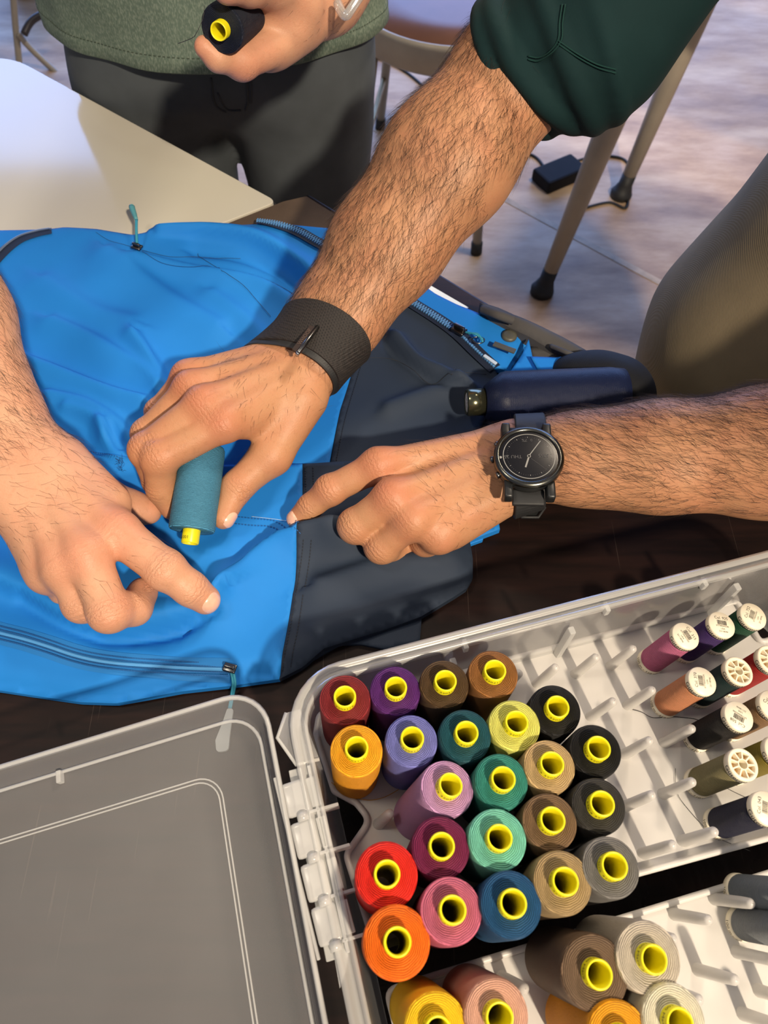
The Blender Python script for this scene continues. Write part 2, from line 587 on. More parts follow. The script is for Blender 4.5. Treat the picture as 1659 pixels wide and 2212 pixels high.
dt = empty('dark_table', (0.1, 0.1, 0))
tag(dt, 'dark brown wooden table under the blue jacket', 'table')
fe = (P(1395, 865).xy - P(660, 420).xy).normalized()
dA = P(660, 420).xy + Vector((0.003, 0.002))
dB = P(1395, 865).xy + fe * 0.34
dpoly = [dA, dB, Vector((0.42, -0.55)), Vector((-0.50, -0.55)), D2 + (D2 - A2).normalized() * 0.1 + Vector((0.004, -0.005)), A2 + Vector((0.004, -0.0045))]
off = -Vector(dt.location)
mesh_obj('table_top', *xf(slab(rounded_poly(dpoly, [0.004, 0.03, 0.03, 0.03, 0.01, 0.0]), TZ - 0.035, TZ, 0.003), Matrix.Translation(off)), M['wood'], dt, smooth=False)
for (x, y) in ((0.38, 0.16), (0.36, -0.48), (-0.44, -0.48), (-0.1, 0.58)):
    mesh_obj('leg', *xf(boxp(0.05, 0.05, TZ - 0.035, (x, y, (TZ - 0.035) / 2), 0.004), Matrix.Translation(off)), M['wood'], dt, smooth=False)

# far work table with tapered steel legs and black glides
ft = empty('work_table', (0.8, 1.7, 0))
tag(ft, 'far table on thick tapered grey steel legs with black glides', 'table')
off = -Vector(ft.location)
for (fu, tu) in (((1170, 632), (1352, 185)), ((1340, 424), (1522, -4))):
    f0 = P(*fu, -TZ); t0 = P(*tu, -0.30)
    d_ = (t0 - f0)
    top = f0 + d_ * (0.70 / 0.45)
    a, b_ = f0 + d_ * (0.045 / 0.45), top
    lg = mesh_obj('leg', *xf(tube([a, a + (b_ - a) * 0.5, b_], [0.0165, 0.026, 0.033], 16), Matrix.Translation(off)), M['grey_metal'], ft)
    gp = [f0, f0 + Vector((0, 0, 0.012)), f0 + d_ * (0.018 / 0.45), f0 + d_ * (0.035 / 0.45), f0 + d_ * (0.06 / 0.45)]
    mesh_obj('glide', *xf(tube(gp, [0.027, 0.028, 0.024, 0.0175, 0.0175], 16), Matrix.Translation(off)), M['rubber'], lg)
ftl = [P(1352, 185, -0.30) + (P(1352, 185, -0.30) - P(1170, 632, -TZ)) * 0.55, P(1522, -4, -0.30) + (P(1522, -4, -0.30) - P(1340, 424, -TZ)) * 0.55]
for k in (0, 1):
    q = ftl[k].copy() + Vector((1.0, -0.35, 0)); q.z = 0
    mesh_obj('leg', *xf(tube([q, q + Vector((-0.05, 0, 0.70))], [0.017, 0.033], 16), Matrix.Translation(off)), M['grey_metal'], ft)
c0, c1 = ftl[0].xy, ftl[1].xy
sd = (c1 - c0).normalized(); nd = Vector((sd.y, -sd.x))
tp = [c0 - sd * 0.05 - nd * 0.05, c1 + sd * 0.05 - nd * 0.05, c1 + sd * 0.05 + nd * 1.1, c0 - sd * 0.05 + nd * 1.1]
M['grey_top'] = simple('grey_laminate', hexc('#8d8a86'), 0.4, noise=0.05)
mesh_obj('table_top', *xf(slab(rounded_poly(tp, 0.03), 0.70, 0.73, 0.003), Matrix.Translation(off)), M['grey_top'], ft, smooth=False)

# round stool behind the forearm
st_c = Vector((0.155, 1.725)); st_r = 0.238
st = empty('round_stool', (st_c.x, st_c.y, 0))
tag(st, 'round stool with brown seat and grey metal rim behind the forearm', 'stool')
M['seat'] = simple('brown_seat', hexc('#6e4a36'), 0.25, noise=0.15, nscale=10)
zr = 0.45
mesh_obj('seat', *lathe([(0.0005, zr + 0.012), (st_r * 0.6, zr + 0.011), (st_r * 0.93, zr + 0.008), (st_r * 0.95, zr + 0.001), (0.0005, zr - 0.002)], 64), M['seat'], st)
mesh_obj('rim', *lathe([(st_r * 0.95, zr + 0.009), (st_r * 0.99, zr + 0.012), (st_r, zr), (st_r, zr - 0.045), (st_r * 0.97, zr - 0.052), (st_r * 0.95, zr - 0.045)], 64, True), M['grey_metal'], st)
for (a, big) in ((-0.80 * PI, 1), (-0.42 * PI, 0), (0.2 * PI, 0), (0.7 * PI, 0)):
    dx, dy = math.cos(a), math.sin(a)
    lg = mesh_obj('leg', *tube([(dx * st_r * 0.9, dy * st_r * 0.9, zr - 0.03), (dx * (st_r * 1.18), dy * (st_r * 1.18), 0.02)], 0.0115, 10), M['grey_metal'], st)
    mesh_obj('foot_cap', *tube([(dx * st_r * 1.17, dy * st_r * 1.17, 0.03), (dx * st_r * 1.185, dy * st_r * 1.185, 0.0)], 0.014, 10), M['rubber'], lg)
M['brass'] = simple('tan_metal', hexc('#9c8658'), 0.4, 0.5, noise=0.1)
mesh_obj('foot_bar', *tube([(math.cos(-0.80 * PI) * st_r * 1.1, math.sin(-0.80 * PI) * st_r * 1.1, 0.15), (math.cos(0.7 * PI) * st_r * 1.1, math.sin(0.7 * PI) * st_r * 1.1, 0.15)], 0.007, 8), M['brass'], st)

# chair frame in the far corner
cf = empty('metal_chair', tuple(PD(45, 130, 2.1).xy) + (0,))
tag(cf, 'grey tubular chair frame behind the white table corner', 'chair')
off = -Vector(cf.location)


def chair_tube(name, uvd, r, mat):
    return mesh_obj(name, *xf(tube(spline([PD(*q) for q in uvd], 6), r, 10), Matrix.Translation(off)), mat, cf)


chair_tube('leg', [(27, -40, 2.05), (33, 50, 2.12), (41, 130, 2.18), (44, 170, 2.2)], 0.0095, M['grey_metal'])
chair_tube('stretcher', [(40, 72, 2.13), (62, 100, 2.16), (112, 148, 2.2), (160, 190, 2.22)], 0.009, M['grey_metal'])
chair_tube('side_tube', [(52, 74, 2.12), (66, 48, 2.12), (90, 32, 2.12), (130, 22, 2.12)], 0.010, simple('dark_tube', hexc('#3d3a3c'), 0.4, 0.3, noise=0.1))
chair_tube('leg', [(150, -40, 2.25), (158, 60, 2.3), (165, 170, 2.33)], 0.0095, M['grey_metal'])
q0 = PD(70, -40, 2.05) + off; q0.z = 0.45
mesh_obj('seat', *boxp(0.34, 0.36, 0.02, (q0.x + 0.12, q0.y + 0.12, 0.46), 0.006), M['black_plastic'], cf, smooth=False)
bgb = mesh_obj('dark_bag', *boxp(0.16, 0.14, 0.2, (0, 0, 0.1), 0.03), simple('dark_bag_cloth', (0.012, 0.012, 0.02, 1), 0.8, noise=0.2, bump=0.3), smooth=True)
pb = PD(72, 22, 2.45); bgb.location = (pb.x, pb.y + 0.1, 0)
tag(bgb, 'dark bag on the floor behind the chair frame', 'bag')

# brown woven mat at the far corner of the dark table
mp_ = [P(u, v, 0.002).xy for (u, v) in ((468, 493), (613, 436), (662, 425), (760, 487), (745, 520), (560, 510))]
mt = mesh_obj('woven_mat', *slab(rounded_poly(mp_, 0.003), TZ + 0.0004, TZ + 0.0026), fabric('brown_weave', hexc('#54463a'), 330, 0.85, 0.2, 0.8), smooth=False)
tag(mt, 'brown woven mat at the table corner beside the white table', 'mat')

# power adapter and its cable on the floor
ad = empty('power_adapter', P(1205, 388, -TZ))
tag(ad, 'black power adapter brick lying on the floor', 'adapter')
d0 = (P(1250, 345, -TZ) - P(1165, 380, -TZ)); ang = math.atan2(d0.y, d0.x)
mesh_obj('housing', *xf(boxp(0.125, 0.072, 0.034, (0, 0, 0.0172), 0.006), Matrix.Rotation(ang, 4, 'Z')), simple('adapter_black', (0.008, 0.008, 0.01, 1), 0.7, noise=0.1, spec=0.2), ad, smooth=False)


def cable(name, uv, r, label, z=-TZ):
    pts = spline([P(u, v, z) + Vector((0, 0, r * 1.02)) for (u, v) in uv], 8)
    o = mesh_obj(name, *tube(pts, r, 8), M['rubber'])
    return tag(o, label, 'cable')


cable('power_cable', [(1238, 352), (1290, 340), (1345, 346), (1364, 380), (1357, 425), (1350, 452), (1315, 440), (1262, 452)], 0.0035, 'black cable looping round the far table leg')
cable('power_cable', [(1180, 372), (1150, 338), (1080, 330), (980, 250), (880, 160), (800, 120)], 0.0035, 'black cable running behind the forearm to the adapter')

# ------------------------------------------------------------------ clear thread box
BQ = P(653, 1522, 0.085)
b_ang = math.radians(15.1)
e1 = Vector((math.cos(b_ang), math.sin(b_ang), 0)); e2 = Vector((math.sin(b_ang), -math.cos(b_ang), 0)); ez = Vector((0, 0, 1))
BO = BQ - e2 * 0.010
BO.z = TZ
R_box = Matrix((e1, -e2, ez)).transposed()      # local x along the far rim, local y away from the viewer
box = empty('thread_box', BO)
box.rotation_euler = R_box.to_euler()
tag(box, 'clear plastic thread storage box with its lid folded open', 'box')
BLX, BLY = 0.335, 0.275


def rrect(x0, x1, y0, y1, r, seg=8):
    out = []
    for (cx, cy, a0) in ((x1 - r, y1 - r, 0), (x0 + r, y1 - r, 90), (x0 + r, y0 + r, 180), (x1 - r, y0 + r, 270)):
        for k in range(seg + 1):
            a = math.radians(a0 + 90 * k / seg)
            out.append((cx + r * math.cos(a), cy + r * math.sin(a)))
    return out


def loft(loops, cap0=False, cap1=False):
    n = len(loops[0]); V, Fc = [], []
    for L in loops: V += L
    for i in range(len(loops) - 1):
        for k in range(n):
            k2 = (k + 1) % n
            Fc.append((i * n + k, i * n + k2, (i + 1) * n + k2, (i + 1) * n + k))
    if cap0: Fc.append(tuple(range(n - 1, -1, -1)))
    if cap1: Fc.append(tuple((len(loops) - 1) * n + k for k in range(n)))
    return V, Fc


def bl(o, z, r0=0.026):
    return [(x, y, z) for (x, y) in rrect(-o, BLX + o, -BLY - o, o, max(r0 + o, 0.006))]


mesh_obj('tub', *loft([bl(-0.006, 0.0), bl(-0.0045, 0.003), bl(-0.002, 0.040), bl(0.0, 0.076), bl(0.0012, 0.080)], cap0=True), M['clear'], box)
mesh_obj('rim', *loft([bl(0.0, 0.079), bl(0.0, 0.085), bl(0.0022, 0.085), bl(0.0028, 0.0815), bl(0.0058, 0.0805), bl(0.0064, 0.0832), bl(0.0098, 0.0832), bl(0.0104, 0.076)]), M['clear_edge'], box)
# upright stiffening ribs on the far wall
for (xr, w) in ((0.092, 0.004), (0.168, 0.004), (0.28, 0.004)):
    V, Fc = join([boxp(w, 0.005, 0.055, (xr, -0.0045, 0.045), 0.001)])
    mesh_obj('rib', V, Fc, M['clear_edge'], box, smooth=False)
# small catches on the rim
for xr in (0.10, 0.19, 0.255):
    mesh_obj('catch', *boxp(0.003, 0.006, 0.007, (xr, 0.0005, 0.0805), 0.0006), M['clear_edge'], box, smooth=False)
# hinge along the left rim
loc = lambda p: R_box.transposed() @ (Vector(p) - BO)
kn = [(644, 1722), (666, 1809), (689, 1900), (713, 1994)]
hz = 0.0815
kp = [loc(P(u, v, hz)) for (u, v) in kn]
kdir = (kp[3] - kp[0]).normalized()
plen = (kp[3] - kp[0]).length / 3
for k, p in enumerate(kp):
    hk = mesh_obj('hinge_knuckle', *xf(boxp(0.0125, plen * 0.86, 0.0060, (-0.0015, 0, -0.0015), 0.0020), mat4(frame_from_z((0, 0, 1), Vector((kdir.y, -kdir.x, 0)) * -1), p)), M['hinge'], box)
    mesh_obj('hinge_flange', *xf(boxp(0.005, plen * 0.74, 0.003, (0.0085, 0, 0.0005), 0.0006), mat4(frame_from_z((0, 0, 1), Vector((kdir.y, -kdir.x, 0)) * -1), p)), M['clear_edge'], box, smooth=False)
    q = p + kdir * plen * 0.5
    mesh_obj('hinge_pin', *tube([q - kdir * 0.0022, q + kdir * 0.0022], 0.0032, 12), M['hinge'], box)
    mesh_obj('hinge_web', *boxp(0.016, 0.0016, 0.012, (p.x + 0.012, p.y - plen * 0.44, hz - 0.004), 0.0004), M['hinge'], box, smooth=False)
mesh_obj('hinge_rail', *xf(boxp(0.0016, plen * 4.3, 0.005, (-0.0095, -plen * 1.5, -0.001), 0.0005), mat4(frame_from_z((0, 0, 1), Vector((kdir.y, -kdir.x, 0)) * -1), kp[0])), M['clear_edge'], box, smooth=False)
mesh_obj('hinge_bar', *boxp(0.007, plen * 4.5, 0.003, (-0.0115, kp[1].y - plen * 0.5, hz - 0.004), 0.0006), M['clear_edge'], box, smooth=False)
mesh_obj('hinge_bar', *boxp(0.0018, plen * 4.4, 0.004, (kp[1].x + 0.0078, kp[1].y - plen * 0.5, hz), 0.0005), M['hinge'], box, smooth=False)
# gusset at the far end of the hinge
g = [loc(P(u, v, 0.080)) for (u, v) in ((618, 1540), (648, 1532), (690, 1640), (640, 1652), (599, 1594))]
mesh_obj('gusset', [(p.x, p.y, 0.080) for p in g] + [(p.x, p.y, 0.045) for p in g], [(0, 1, 2, 3, 4), (0, 5, 6, 1), (1, 6, 7, 2), (2, 7, 8, 3), (3, 8, 9, 4), (4, 9, 5, 0)], M['clear'], box, smooth=False)
mesh_obj('gusset_edge', *tube([Vector((p.x, p.y, 0.080)) for p in (g[0], g[4], g[3], g[2])], 0.0011, 6), M['clear_edge'], box)

# lid, hinged open and drooping to the table on the left
LQ = P(569, 1478, 0.083)
dr = math.radians(7.4)
lx = (-e1 * math.cos(dr) - ez * math.sin(dr)); lyv = e2.copy(); lz = -(lx.cross(lyv))
if lz.z < 0: lz = -lz
lid = mesh_obj('lid', *(lambda LW, LH: loft([[tuple(a) for a in [(x, y, z) for (x, y) in rrect(o, LW - o, o, LH - o, max(0.024 - o * 0.55, 0.008))]]
     for (o, z) in ((0.0015, -0.006), (0.0, 0.0), (0.0030, 0.0), (0.0042, -0.006), (0.0075, -0.0075), (0.0085, -0.0135), (0.0105, -0.0145), (0.05, -0.0150), (0.1, -0.0152))], cap1=True))(0.37, 0.36), M['lid'], box)
Rl = Matrix((lx, lyv, lz)).transposed()
lid.matrix_local = box.rotation_euler.to_matrix().to_4x4().inverted() @ mat4(Rl, LQ - BO) if False else mat4(R_box.transposed() @ Rl, R_box.transposed() @ (LQ - BO))


def lid_ridge(name, o, z, r, mat, rc):
    pts = [(x, y, z) for (x, y) in rrect(o, 0.37 - o, o, 0.36 - o, rc)]
    pts.append(pts[0])
    return mesh_obj(name, *tube(pts, r, 6, cap=False), mat, lid)


lid_ridge('rim_bead', 0.0015, 0.0, 0.0014, M['clear_edge'], 0.023)
lid_ridge('inner_bead', 0.0105, -0.0138, 0.0011, M['clear_edge'], 0.019)
lid_ridge('floor_bead', 0.0372, -0.0148, 0.0005, M['clear_edge'], 0.014)
lid_ridge('floor_bead', 0.0392, -0.0148, 0.0005, M['clear_edge'], 0.0125)
mesh_obj('lug', *boxp(0.0028, 0.007, 0.005, (0.128, 0.0135, -0.0125), 0.0006), M['clear_edge'], lid, smooth=False)
# quarter-round tab where the hinge ends
tb = [loc(P(u, v, 0.080)) for (u, v) in ((718, 2045), (748, 2035), (752, 2065), (746, 2100), (734, 2135))]
mesh_obj('hinge_tab', [(p.x, p.y, 0.080) for p in tb] + [(p.x, p.y, 0.070) for p in tb], [(0, 1, 2, 3, 4), (0, 5, 6, 1), (1, 6, 7, 2), (2, 7, 8, 3), (3, 8, 9, 4), (4, 9, 5, 0)], M['hinge'], box, smooth=False)

# ------------------------------------------------------------------ trays with slanted pegs
TR0 = P(1113, 1424, 0.027)
tslope = math.atan2(0.030, 0.137)
tn = (ez * math.cos(tslope) - e2 * math.sin(tslope))
AX1 = Vector((0.20, 0.045, 0.978)).normalized()
LT0 = P(835, 2140, 0.047)
ln = Vector((0, 0, 1))
AX2 = Vector((0.203, -0.107, 0.974)).normalized()


def tray(name, px, p0, n, label, rc):
    pts = []
    for q in px:
        if q[0] > 1:
            pts.append(Ppl(q[0], q[1], p0, n))
        else:            # given in metres along the box sides
            w = BO + e1 * q[0] + e2 * q[1]
            w.z = p0.z - ((w.x - p0.x) * n.x + (w.y - p0.y) * n.y) / n.z
            pts.append(w)
    o = empty(name, pts[0])
    tag(o, label, 'tray', 'peg trays in the clear box')
    Rt = frame_from_z(n, e1)
    L2 = [(Rt.transposed() @ (p - pts[0])) for p in pts]
    poly = rounded_poly([Vector((p.x, p.y)) for p in L2], rc, 5)
    pl = mesh_obj('plate', *slab(poly, -0.0026, 0.0), M['tray'], o, smooth=False)
    o.rotation_euler = Rt.to_euler()
    ring = [(p[0], p[1], 0.0022) for p in poly]; ring.append(ring[0])
    mesh_obj('lip', *tube(ring, 0.0019, 6, cap=False), M['tray'], o)
    return o, Rt


t1, Rt1 = tray('peg_tray', [(690, 1546), (1113, 1424), (1590, 1302), (1640, 1392), (0.322, 0.034), (0.322, 0.1405), (1659, 1812), (925, 2012), (812, 2050), (780, 1950), (748, 1850), (800, 1775), (770, 1738), (722, 1712), (683, 1590)],
              TR0, tn, 'white tray of slanted pegs nearest the jacket, holding the rows of bright spools',
              [0.006, 0.0, 0.004, 0.004, 0.006, 0.006, 0.0, 0.0, 0.006, 0.004, 0.006, 0.008, 0.008, 0.004, 0.006])
t2, Rt2 = tray('peg_tray', [(835, 2140), (905, 2117), (1659, 1886), (0.322, 0.1565), (0.322, 0.262), (0.014, 0.262)],
              LT0, ln, 'second white peg tray at the lower edge, behind the gap from the first tray',
              [0.005, 0.0, 0.0, 0.006, 0.006, 0.006])
peg_v, peg_f = lathe([(0.0034, -0.001), (0.0031, 0.004), (0.0029, 0.024), (0.0026, 0.0303), (0.0017, 0.0318), (0.0002, 0.0322)], 14)
peg_me = None


def peg(tr, Rt, u, v, p0, n, ax):
    global peg_me
    p = Ppl(u, v, p0, n)
    if peg_me is None:
        o = mesh_obj('peg', peg_v, peg_f, M['peg']); peg_me = o.data
    else:
        o = link(bpy.data.objects.new('peg', peg_me))
    o.parent = tr
    o.matrix_local = mat4(Rt.transposed() @ frame_from_z(ax, e1), Rt.transposed() @ (p - Vector(tr.location)))
    return o


for (u, v) in ((1319, 1439), (1243, 1457), (1160, 1478), (1356, 1525), (1276, 1549), (1435, 1605), (1348, 1630), (1433, 1715), (1350, 1742), (1475, 1817), (1390, 1844), (1085, 1490), (818, 1780)):
    peg(t1, Rt1, u, v, TR0, tn, AX1)
for (u, v) in ((1457, 1975), (1543, 1942), (1508, 2095), (1592, 2057), (1605, 2190), (1385, 2013), (1085, 2112), (1435, 2135), (1640, 2140)):
    peg(t2, Rt2, u, v, LT0, ln, AX2)

# ------------------------------------------------------------------ big spools on yellow cores
SL = 0.0645


def bend(part, r, z0, a0):
    """wrap flat lettering (x along the arc, y up) round a cylinder of radius r"""
    return [(r * math.cos(a0 + x / r), r * math.sin(a0 + x / r), z0 + y) for (x, y, z) in part[0]], part[1]


core_me, core_text_me = None, None


def big_spool(top, ax, R, col, label, L=SL, group='large thread spools with yellow cores', spin=0.0, k=1.0, ext=0.0, name='thread_spool', ctext='100 Mara 3202115'):
    global core_me, core_text_me
    ax = Vector(ax).normalized()
    o = empty(name, top - ax * L)
    o.rotation_euler = (frame_from_z(ax, Vector((1, 0, 0))) @ Matrix.Rotation(spin, 3, 'Z')).to_euler()
    tag(o, label, 'thread spool', group)
    j = random.uniform(-0.0004, 0.0004)
    prof = [(0.0062, 0.0012), (R * 0.90, 0.0012), (R * 0.955, 0.003), (R * 0.97, 0.008), (R * 0.985, 0.03 + j), (R * 0.995, L * 0.7), (R, L - 0.006), (R * 0.995, L - 0.0028), (R * 0.975, L - 0.0009),
            (R * 0.94, L - 0.0002), (R * 0.7, L - 0.0004), (0.0062, L - 0.0008)]
    mesh_obj('wound_thread', *lathe(prof, 56), thread_mat(col, k), o)
    ro, ri, zt = 0.0062, 0.0047, L + 0.0064
    if core_me is None:
        c = mesh_obj('core', *lathe([(ri, 0.0), (ro, 0.0), (ro, zt - 0.0009), (ro - 0.0004, zt), (ri + 0.0006, zt), (ri + 0.0002, zt - 0.0012), (ri, zt - 0.004)], 40, True), M['yellow'], o)
        core_me = c.data
        tx = text_mesh(ctext, 0.0032, 'CENTER')
        t = mesh_obj('lettering', *bend(tx, ro + 0.00006, L + 0.0026, 0.0), M['ink'], c, smooth=False)
        core_text_me = t.data
    else:
        c = link(bpy.data.objects.new('core', core_me), o)
        t = link(bpy.data.objects.new('lettering', core_text_me), c)
    c.scale = (1, 1, (L + ext) / SL)
    t.rotation_euler = (0, 0, random.uniform(-0.3, 0.3) + math.radians(215) - spin)
    return o


UP = [  # u, v, apparent radius px, colour, label
    (745, 1511, 58, '#7d2327', 'dark red thread spool with yellow core in the far corner by the hinge'),
    (854, 1491, 57, '#55206b', 'deep purple thread spool with yellow core, second in the far row'),
    (960, 1477, 56, '#4d3820', 'dark brown thread spool with yellow core, third in the far row'),
    (1066, 1455, 56, '#8a5a2b', 'copper brown thread spool with yellow core ending the far row'),
    (1200, 1533, 58, '#0e0d0d', 'black thread spool beside the pale yellow spool'),
    (770, 1621, 59, '#f0a21c', 'golden yellow-orange thread spool beside the hinge'),
    (889, 1600, 59, '#6f72b8', 'periwinkle blue thread spool beside the golden spool'),
    (1005, 1588, 59, '#124a55', 'dark teal thread spool beside the periwinkle spool'),
    (1112, 1566, 58, '#d9d768', 'pale lemon yellow thread spool with yellow core'),
    (1287, 1621, 59, '#0d0c0c', 'black thread spool on the right of the beige spool'),
    (967, 1702, 62, '#b98bb5', 'mauve lilac thread spool with yellow core'),
    (1083, 1687, 61, '#2f8273', 'sea green thread spool with yellow core'),
    (1187, 1655, 59, '#b89b6d', 'beige thread spool between pale yellow and black spools'),
    (1294, 1740, 61, '#33312e', 'charcoal grey thread spool below the two black spools'),
    (952, 1830, 66, '#701a44', 'plum burgundy thread spool beside the red spool'),
    (1075, 1813, 66, '#6fbfa6', 'pale mint green thread spool with yellow core'),
    (1188, 1775, 62, '#735a40', 'mid brown thread spool beside the mint spool'),
    (835, 1890, 71, '#de2417', 'bright red thread spool near the hinge'),
    (975, 1967, 70, '#bd6078', 'rose pink thread spool beside the orange spool'),
    (1104, 1953, 70, '#174a74', 'denim blue thread spool in the near row'),
    (1215, 1906, 67, '#a38a61', 'khaki tan thread spool in the near row'),
    (1320, 1873, 65, '#6e6c69', 'mid grey thread spool ending the near row'),
    (857, 2035, 76, '#ee6a0c', 'bright orange thread spool nearest the viewer by the hinge'),
]
for (u, v, rp, col, lab) in UP:
    L = SL + random.uniform(-0.001, 0.001)
    axb = Vector((0.22, 0.08, 0.97)).normalized() if col == '#b98bb5' else Vector((0.045, 0.02, 1.0)).normalized()
    top = Ppl(u, v, TR0 + axb * (L + 0.0005), tn)
    d = (top - CAM).dot(Vector((0, _s, -_c)))
    jit = Vector((random.uniform(-0.008, 0.008), random.uniform(-0.008, 0.008), 0))
    big_spool(top, axb + jit, rp * d / FPX * 0.972, col, lab, L, 'large spools standing in the first tray', random.uniform(-0.5, 0.5))
for (u, v, rp, col, lab) in [
        (942, 2224, 72, '#f3c21a', 'sunny yellow thread spool at the bottom edge'),
        (1073, 2194, 72, '#d3a08a', 'pale peach pink thread spool at the bottom edge'),
        (1285, 2102, 76, '#6d5845', 'taupe brown thread spool in the second tray'),
        (1402, 2070, 73, '#bcb2a2', 'light stone grey thread spool in the second tray'),
        (1338, 2246, 74, '#e39a1b', 'ochre orange thread spool at the bottom edge'),
        (1457, 2206, 72, '#d9d3bb', 'cream white thread spool in the second tray')]:
    axb = Vector((0.10, -0.07, 1.0)).normalized()
    top = Ppl(u, v, LT0 + axb * (SL + 0.0005), ln)
    d = (top - CAM).dot(Vector((0, _s, -_c)))
    big_spool(top, axb, rp * d / FPX, col, lab, SL, 'large spools standing in the second tray', random.uniform(-0.3, 0.3))

# ------------------------------------------------------------------ small labelled spools
SR, SSL = 0.0083, 0.045


def barcode(w, h):
    r = random.Random(3); x = -w / 2; parts = []
    while x < w / 2:
        b = r.choice((0.00012, 0.0002, 0.0003)); 
        parts.append(([(x, -h / 2, 0), (x + b, -h / 2, 0), (x + b, h / 2, 0), (x, h / 2, 0)], [(0, 1, 2, 3)]))
        x += b + r.choice((0.00014, 0.00024))
    return join(parts)


BAR = barcode(0.0062, 0.0030)
ring_text = None
base_text = None
spoke_me = None


def small_spool(u, v, col, label, code=None, spin=0.0, spoked=False, p0=TR0, n=tn, ax=AX1, top=None):
    global ring_text, base_text, spoke_me
    top = top or Ppl(u, v, p0 + ax * SSL, n)
    o = empty('sewing_thread_spool', top - ax * SSL)
    o.rotation_euler = frame_from_z(ax, Vector((1, 0, 0))).to_euler()
    tag(o, label, 'thread spool', 'small sewing thread spools on pegs')
    mesh_obj('wound_thread', *lathe([(0.004, 0.004), (SR * 0.93, 0.004), (SR * 0.985, 0.0055), (SR * 0.985, SSL - 0.006), (SR * 0.93, SSL - 0.0045), (0.004, SSL - 0.0045)], 40), thread_mat(col), o)
    fl = mesh_obj('bottom_flange', *lathe([(0.0035, 0.0), (SR * 0.98, 0.0), (SR * 1.03, 0.0008), (SR * 1.03, 0.0034), (SR * 0.97, 0.0042), (0.0035, 0.0042)], 40, True), M['cream'], o)
    if spoked:
        hub = mesh_obj('top_flange', *lathe([(SR * 0.80, SSL - 0.0045), (SR * 1.04, SSL - 0.0045), (SR * 1.05, SSL - 0.0006), (SR * 1.0, SSL), (SR * 0.86, SSL), (SR * 0.80, SSL - 0.0006)], 40, True), M['cream'], o)
        pp = [lathe([(0.0030, SSL - 0.01), (0.0030, SSL - 0.0002), (0.0024, SSL - 0.0002), (0.0024, SSL - 0.01)], 24)]
        for k in range(9):
            a = 2 * PI * k / 9
            pp.append(xf(boxp(0.0040, 0.0008, 0.003, (0.0049, 0, SSL - 0.0018), 0.0), Matrix.Rotation(a, 4, 'Z')))
        mesh_obj('spokes', *join(pp), M['cream'], o, smooth=False)
        mesh_obj('well', *lathe([(0.0024, SSL - 0.0040), (SR * 0.82, SSL - 0.0040)], 32), M['apricot'], o)
    else:
        hub = mesh_obj('top_cap', *lathe([(SR * 0.95, SSL - 0.0045), (SR * 1.04, SSL - 0.0040), (SR * 1.04, SSL - 0.0007), (SR * 0.99, SSL), (0.0001, SSL)], 40), M['cream'], o)
        if code:
            tparts = [xf(text_mesh('Col. ' + code, 0.0026), Matrix.Translation((0, 0.0042, 0))), xf(BAR, Matrix.Translation((0, 0.0012, 0))),
                      xf(text_mesh('077780002500', 0.0014), Matrix.Translation((0, -0.0011, 0))), xf(text_mesh('USA', 0.0015), Matrix.Translation((0, -0.0029, 0))),
                      xf(text_mesh('23118046', 0.0015), Matrix.Translation((0, -0.0047, 0)))]
            mesh_obj('printed_label', *xf(join(tparts), Matrix.Translation((0, 0, SSL + 0.00008)) @ Matrix.Rotation(spin, 4, 'Z')), M['ink'], hub, smooth=False)
    if ring_text is None:
        t = mesh_obj('lettering', *bend(xf(text_mesh('Gütermann', 0.0042), Matrix.Scale(-1, 4, (0, 0, 1))), SR * 1.055, SSL - 0.0024, math.radians(-115)), M['ink'], hub, smooth=False)
        ring_text = t.data
        t = mesh_obj('lettering', *bend(text_mesh('100 m - 110 yds', 0.0030), SR * 1.04, 0.0020, math.radians(-130)), M['ink'], fl, smooth=False)
        base_text = t.data
    else:
        link(bpy.data.objects.new('lettering', ring_text), hub)
        link(bpy.data.objects.new('lettering', base_text), fl)
    return o


small_spool(1482, 1373, '#c76a92', 'pink spool with white cap printed Col. 315', '315', math.radians(-65))
small_spool(1560, 1349, '#43286b', 'violet spool with white cap printed Col. 925', '925', math.radians(-4))
small_spool(1628, 1330, '#0e4a30', 'emerald green spool with white cap printed Col. 752', '752', math.radians(60))
small_spool(1518, 1471, '#d98f64', 'peach orange spool with white cap printed Col. 370', '370', math.radians(84))
small_spool(1597, 1449, '#0b2c2c', 'dark bottle green spool with open spoked top', spoked=True)
small_spool(1667, 1424, '#a81c17', 'scarlet spool with open spoked top at the right edge', spoked=True)
small_spool(1597, 1547, '#171212', 'black spool with torn white cap printed Col. 508', '508', math.radians(150))
small_spool(1672, 1523, '#8e6c48', 'brown spool with pale cap behind the black spool', '722', math.radians(30))
small_spool(1606, 1651, '#8b8259', 'olive khaki spool with open spoked top', spoked=True)
small_spool(1685, 1622, '#8a7a22', 'mustard gold spool behind the olive spool', '968', math.radians(40))
small_spool(1657, 1746, '#1b1d38', 'navy blue spool with white cap printed Col. 043', '043', math.radians(70))
small_spool(1715, 1935, '#7d8690', 'blue-grey spool lying lowest on the right in the second tray', p0=LT0, n=ln, ax=AX2, code='040')
small_spool(1725, 2015, '#8a8f94', 'pale grey spool at the right edge below the blue-grey one', p0=LT0, n=ln, ax=AX2, code='038')
# ------------------------------------------------------------------ jacket
def px2(pts, z=0.010):
    return np.array([tuple(P(u, v, z).xy) for (u, v) in pts])


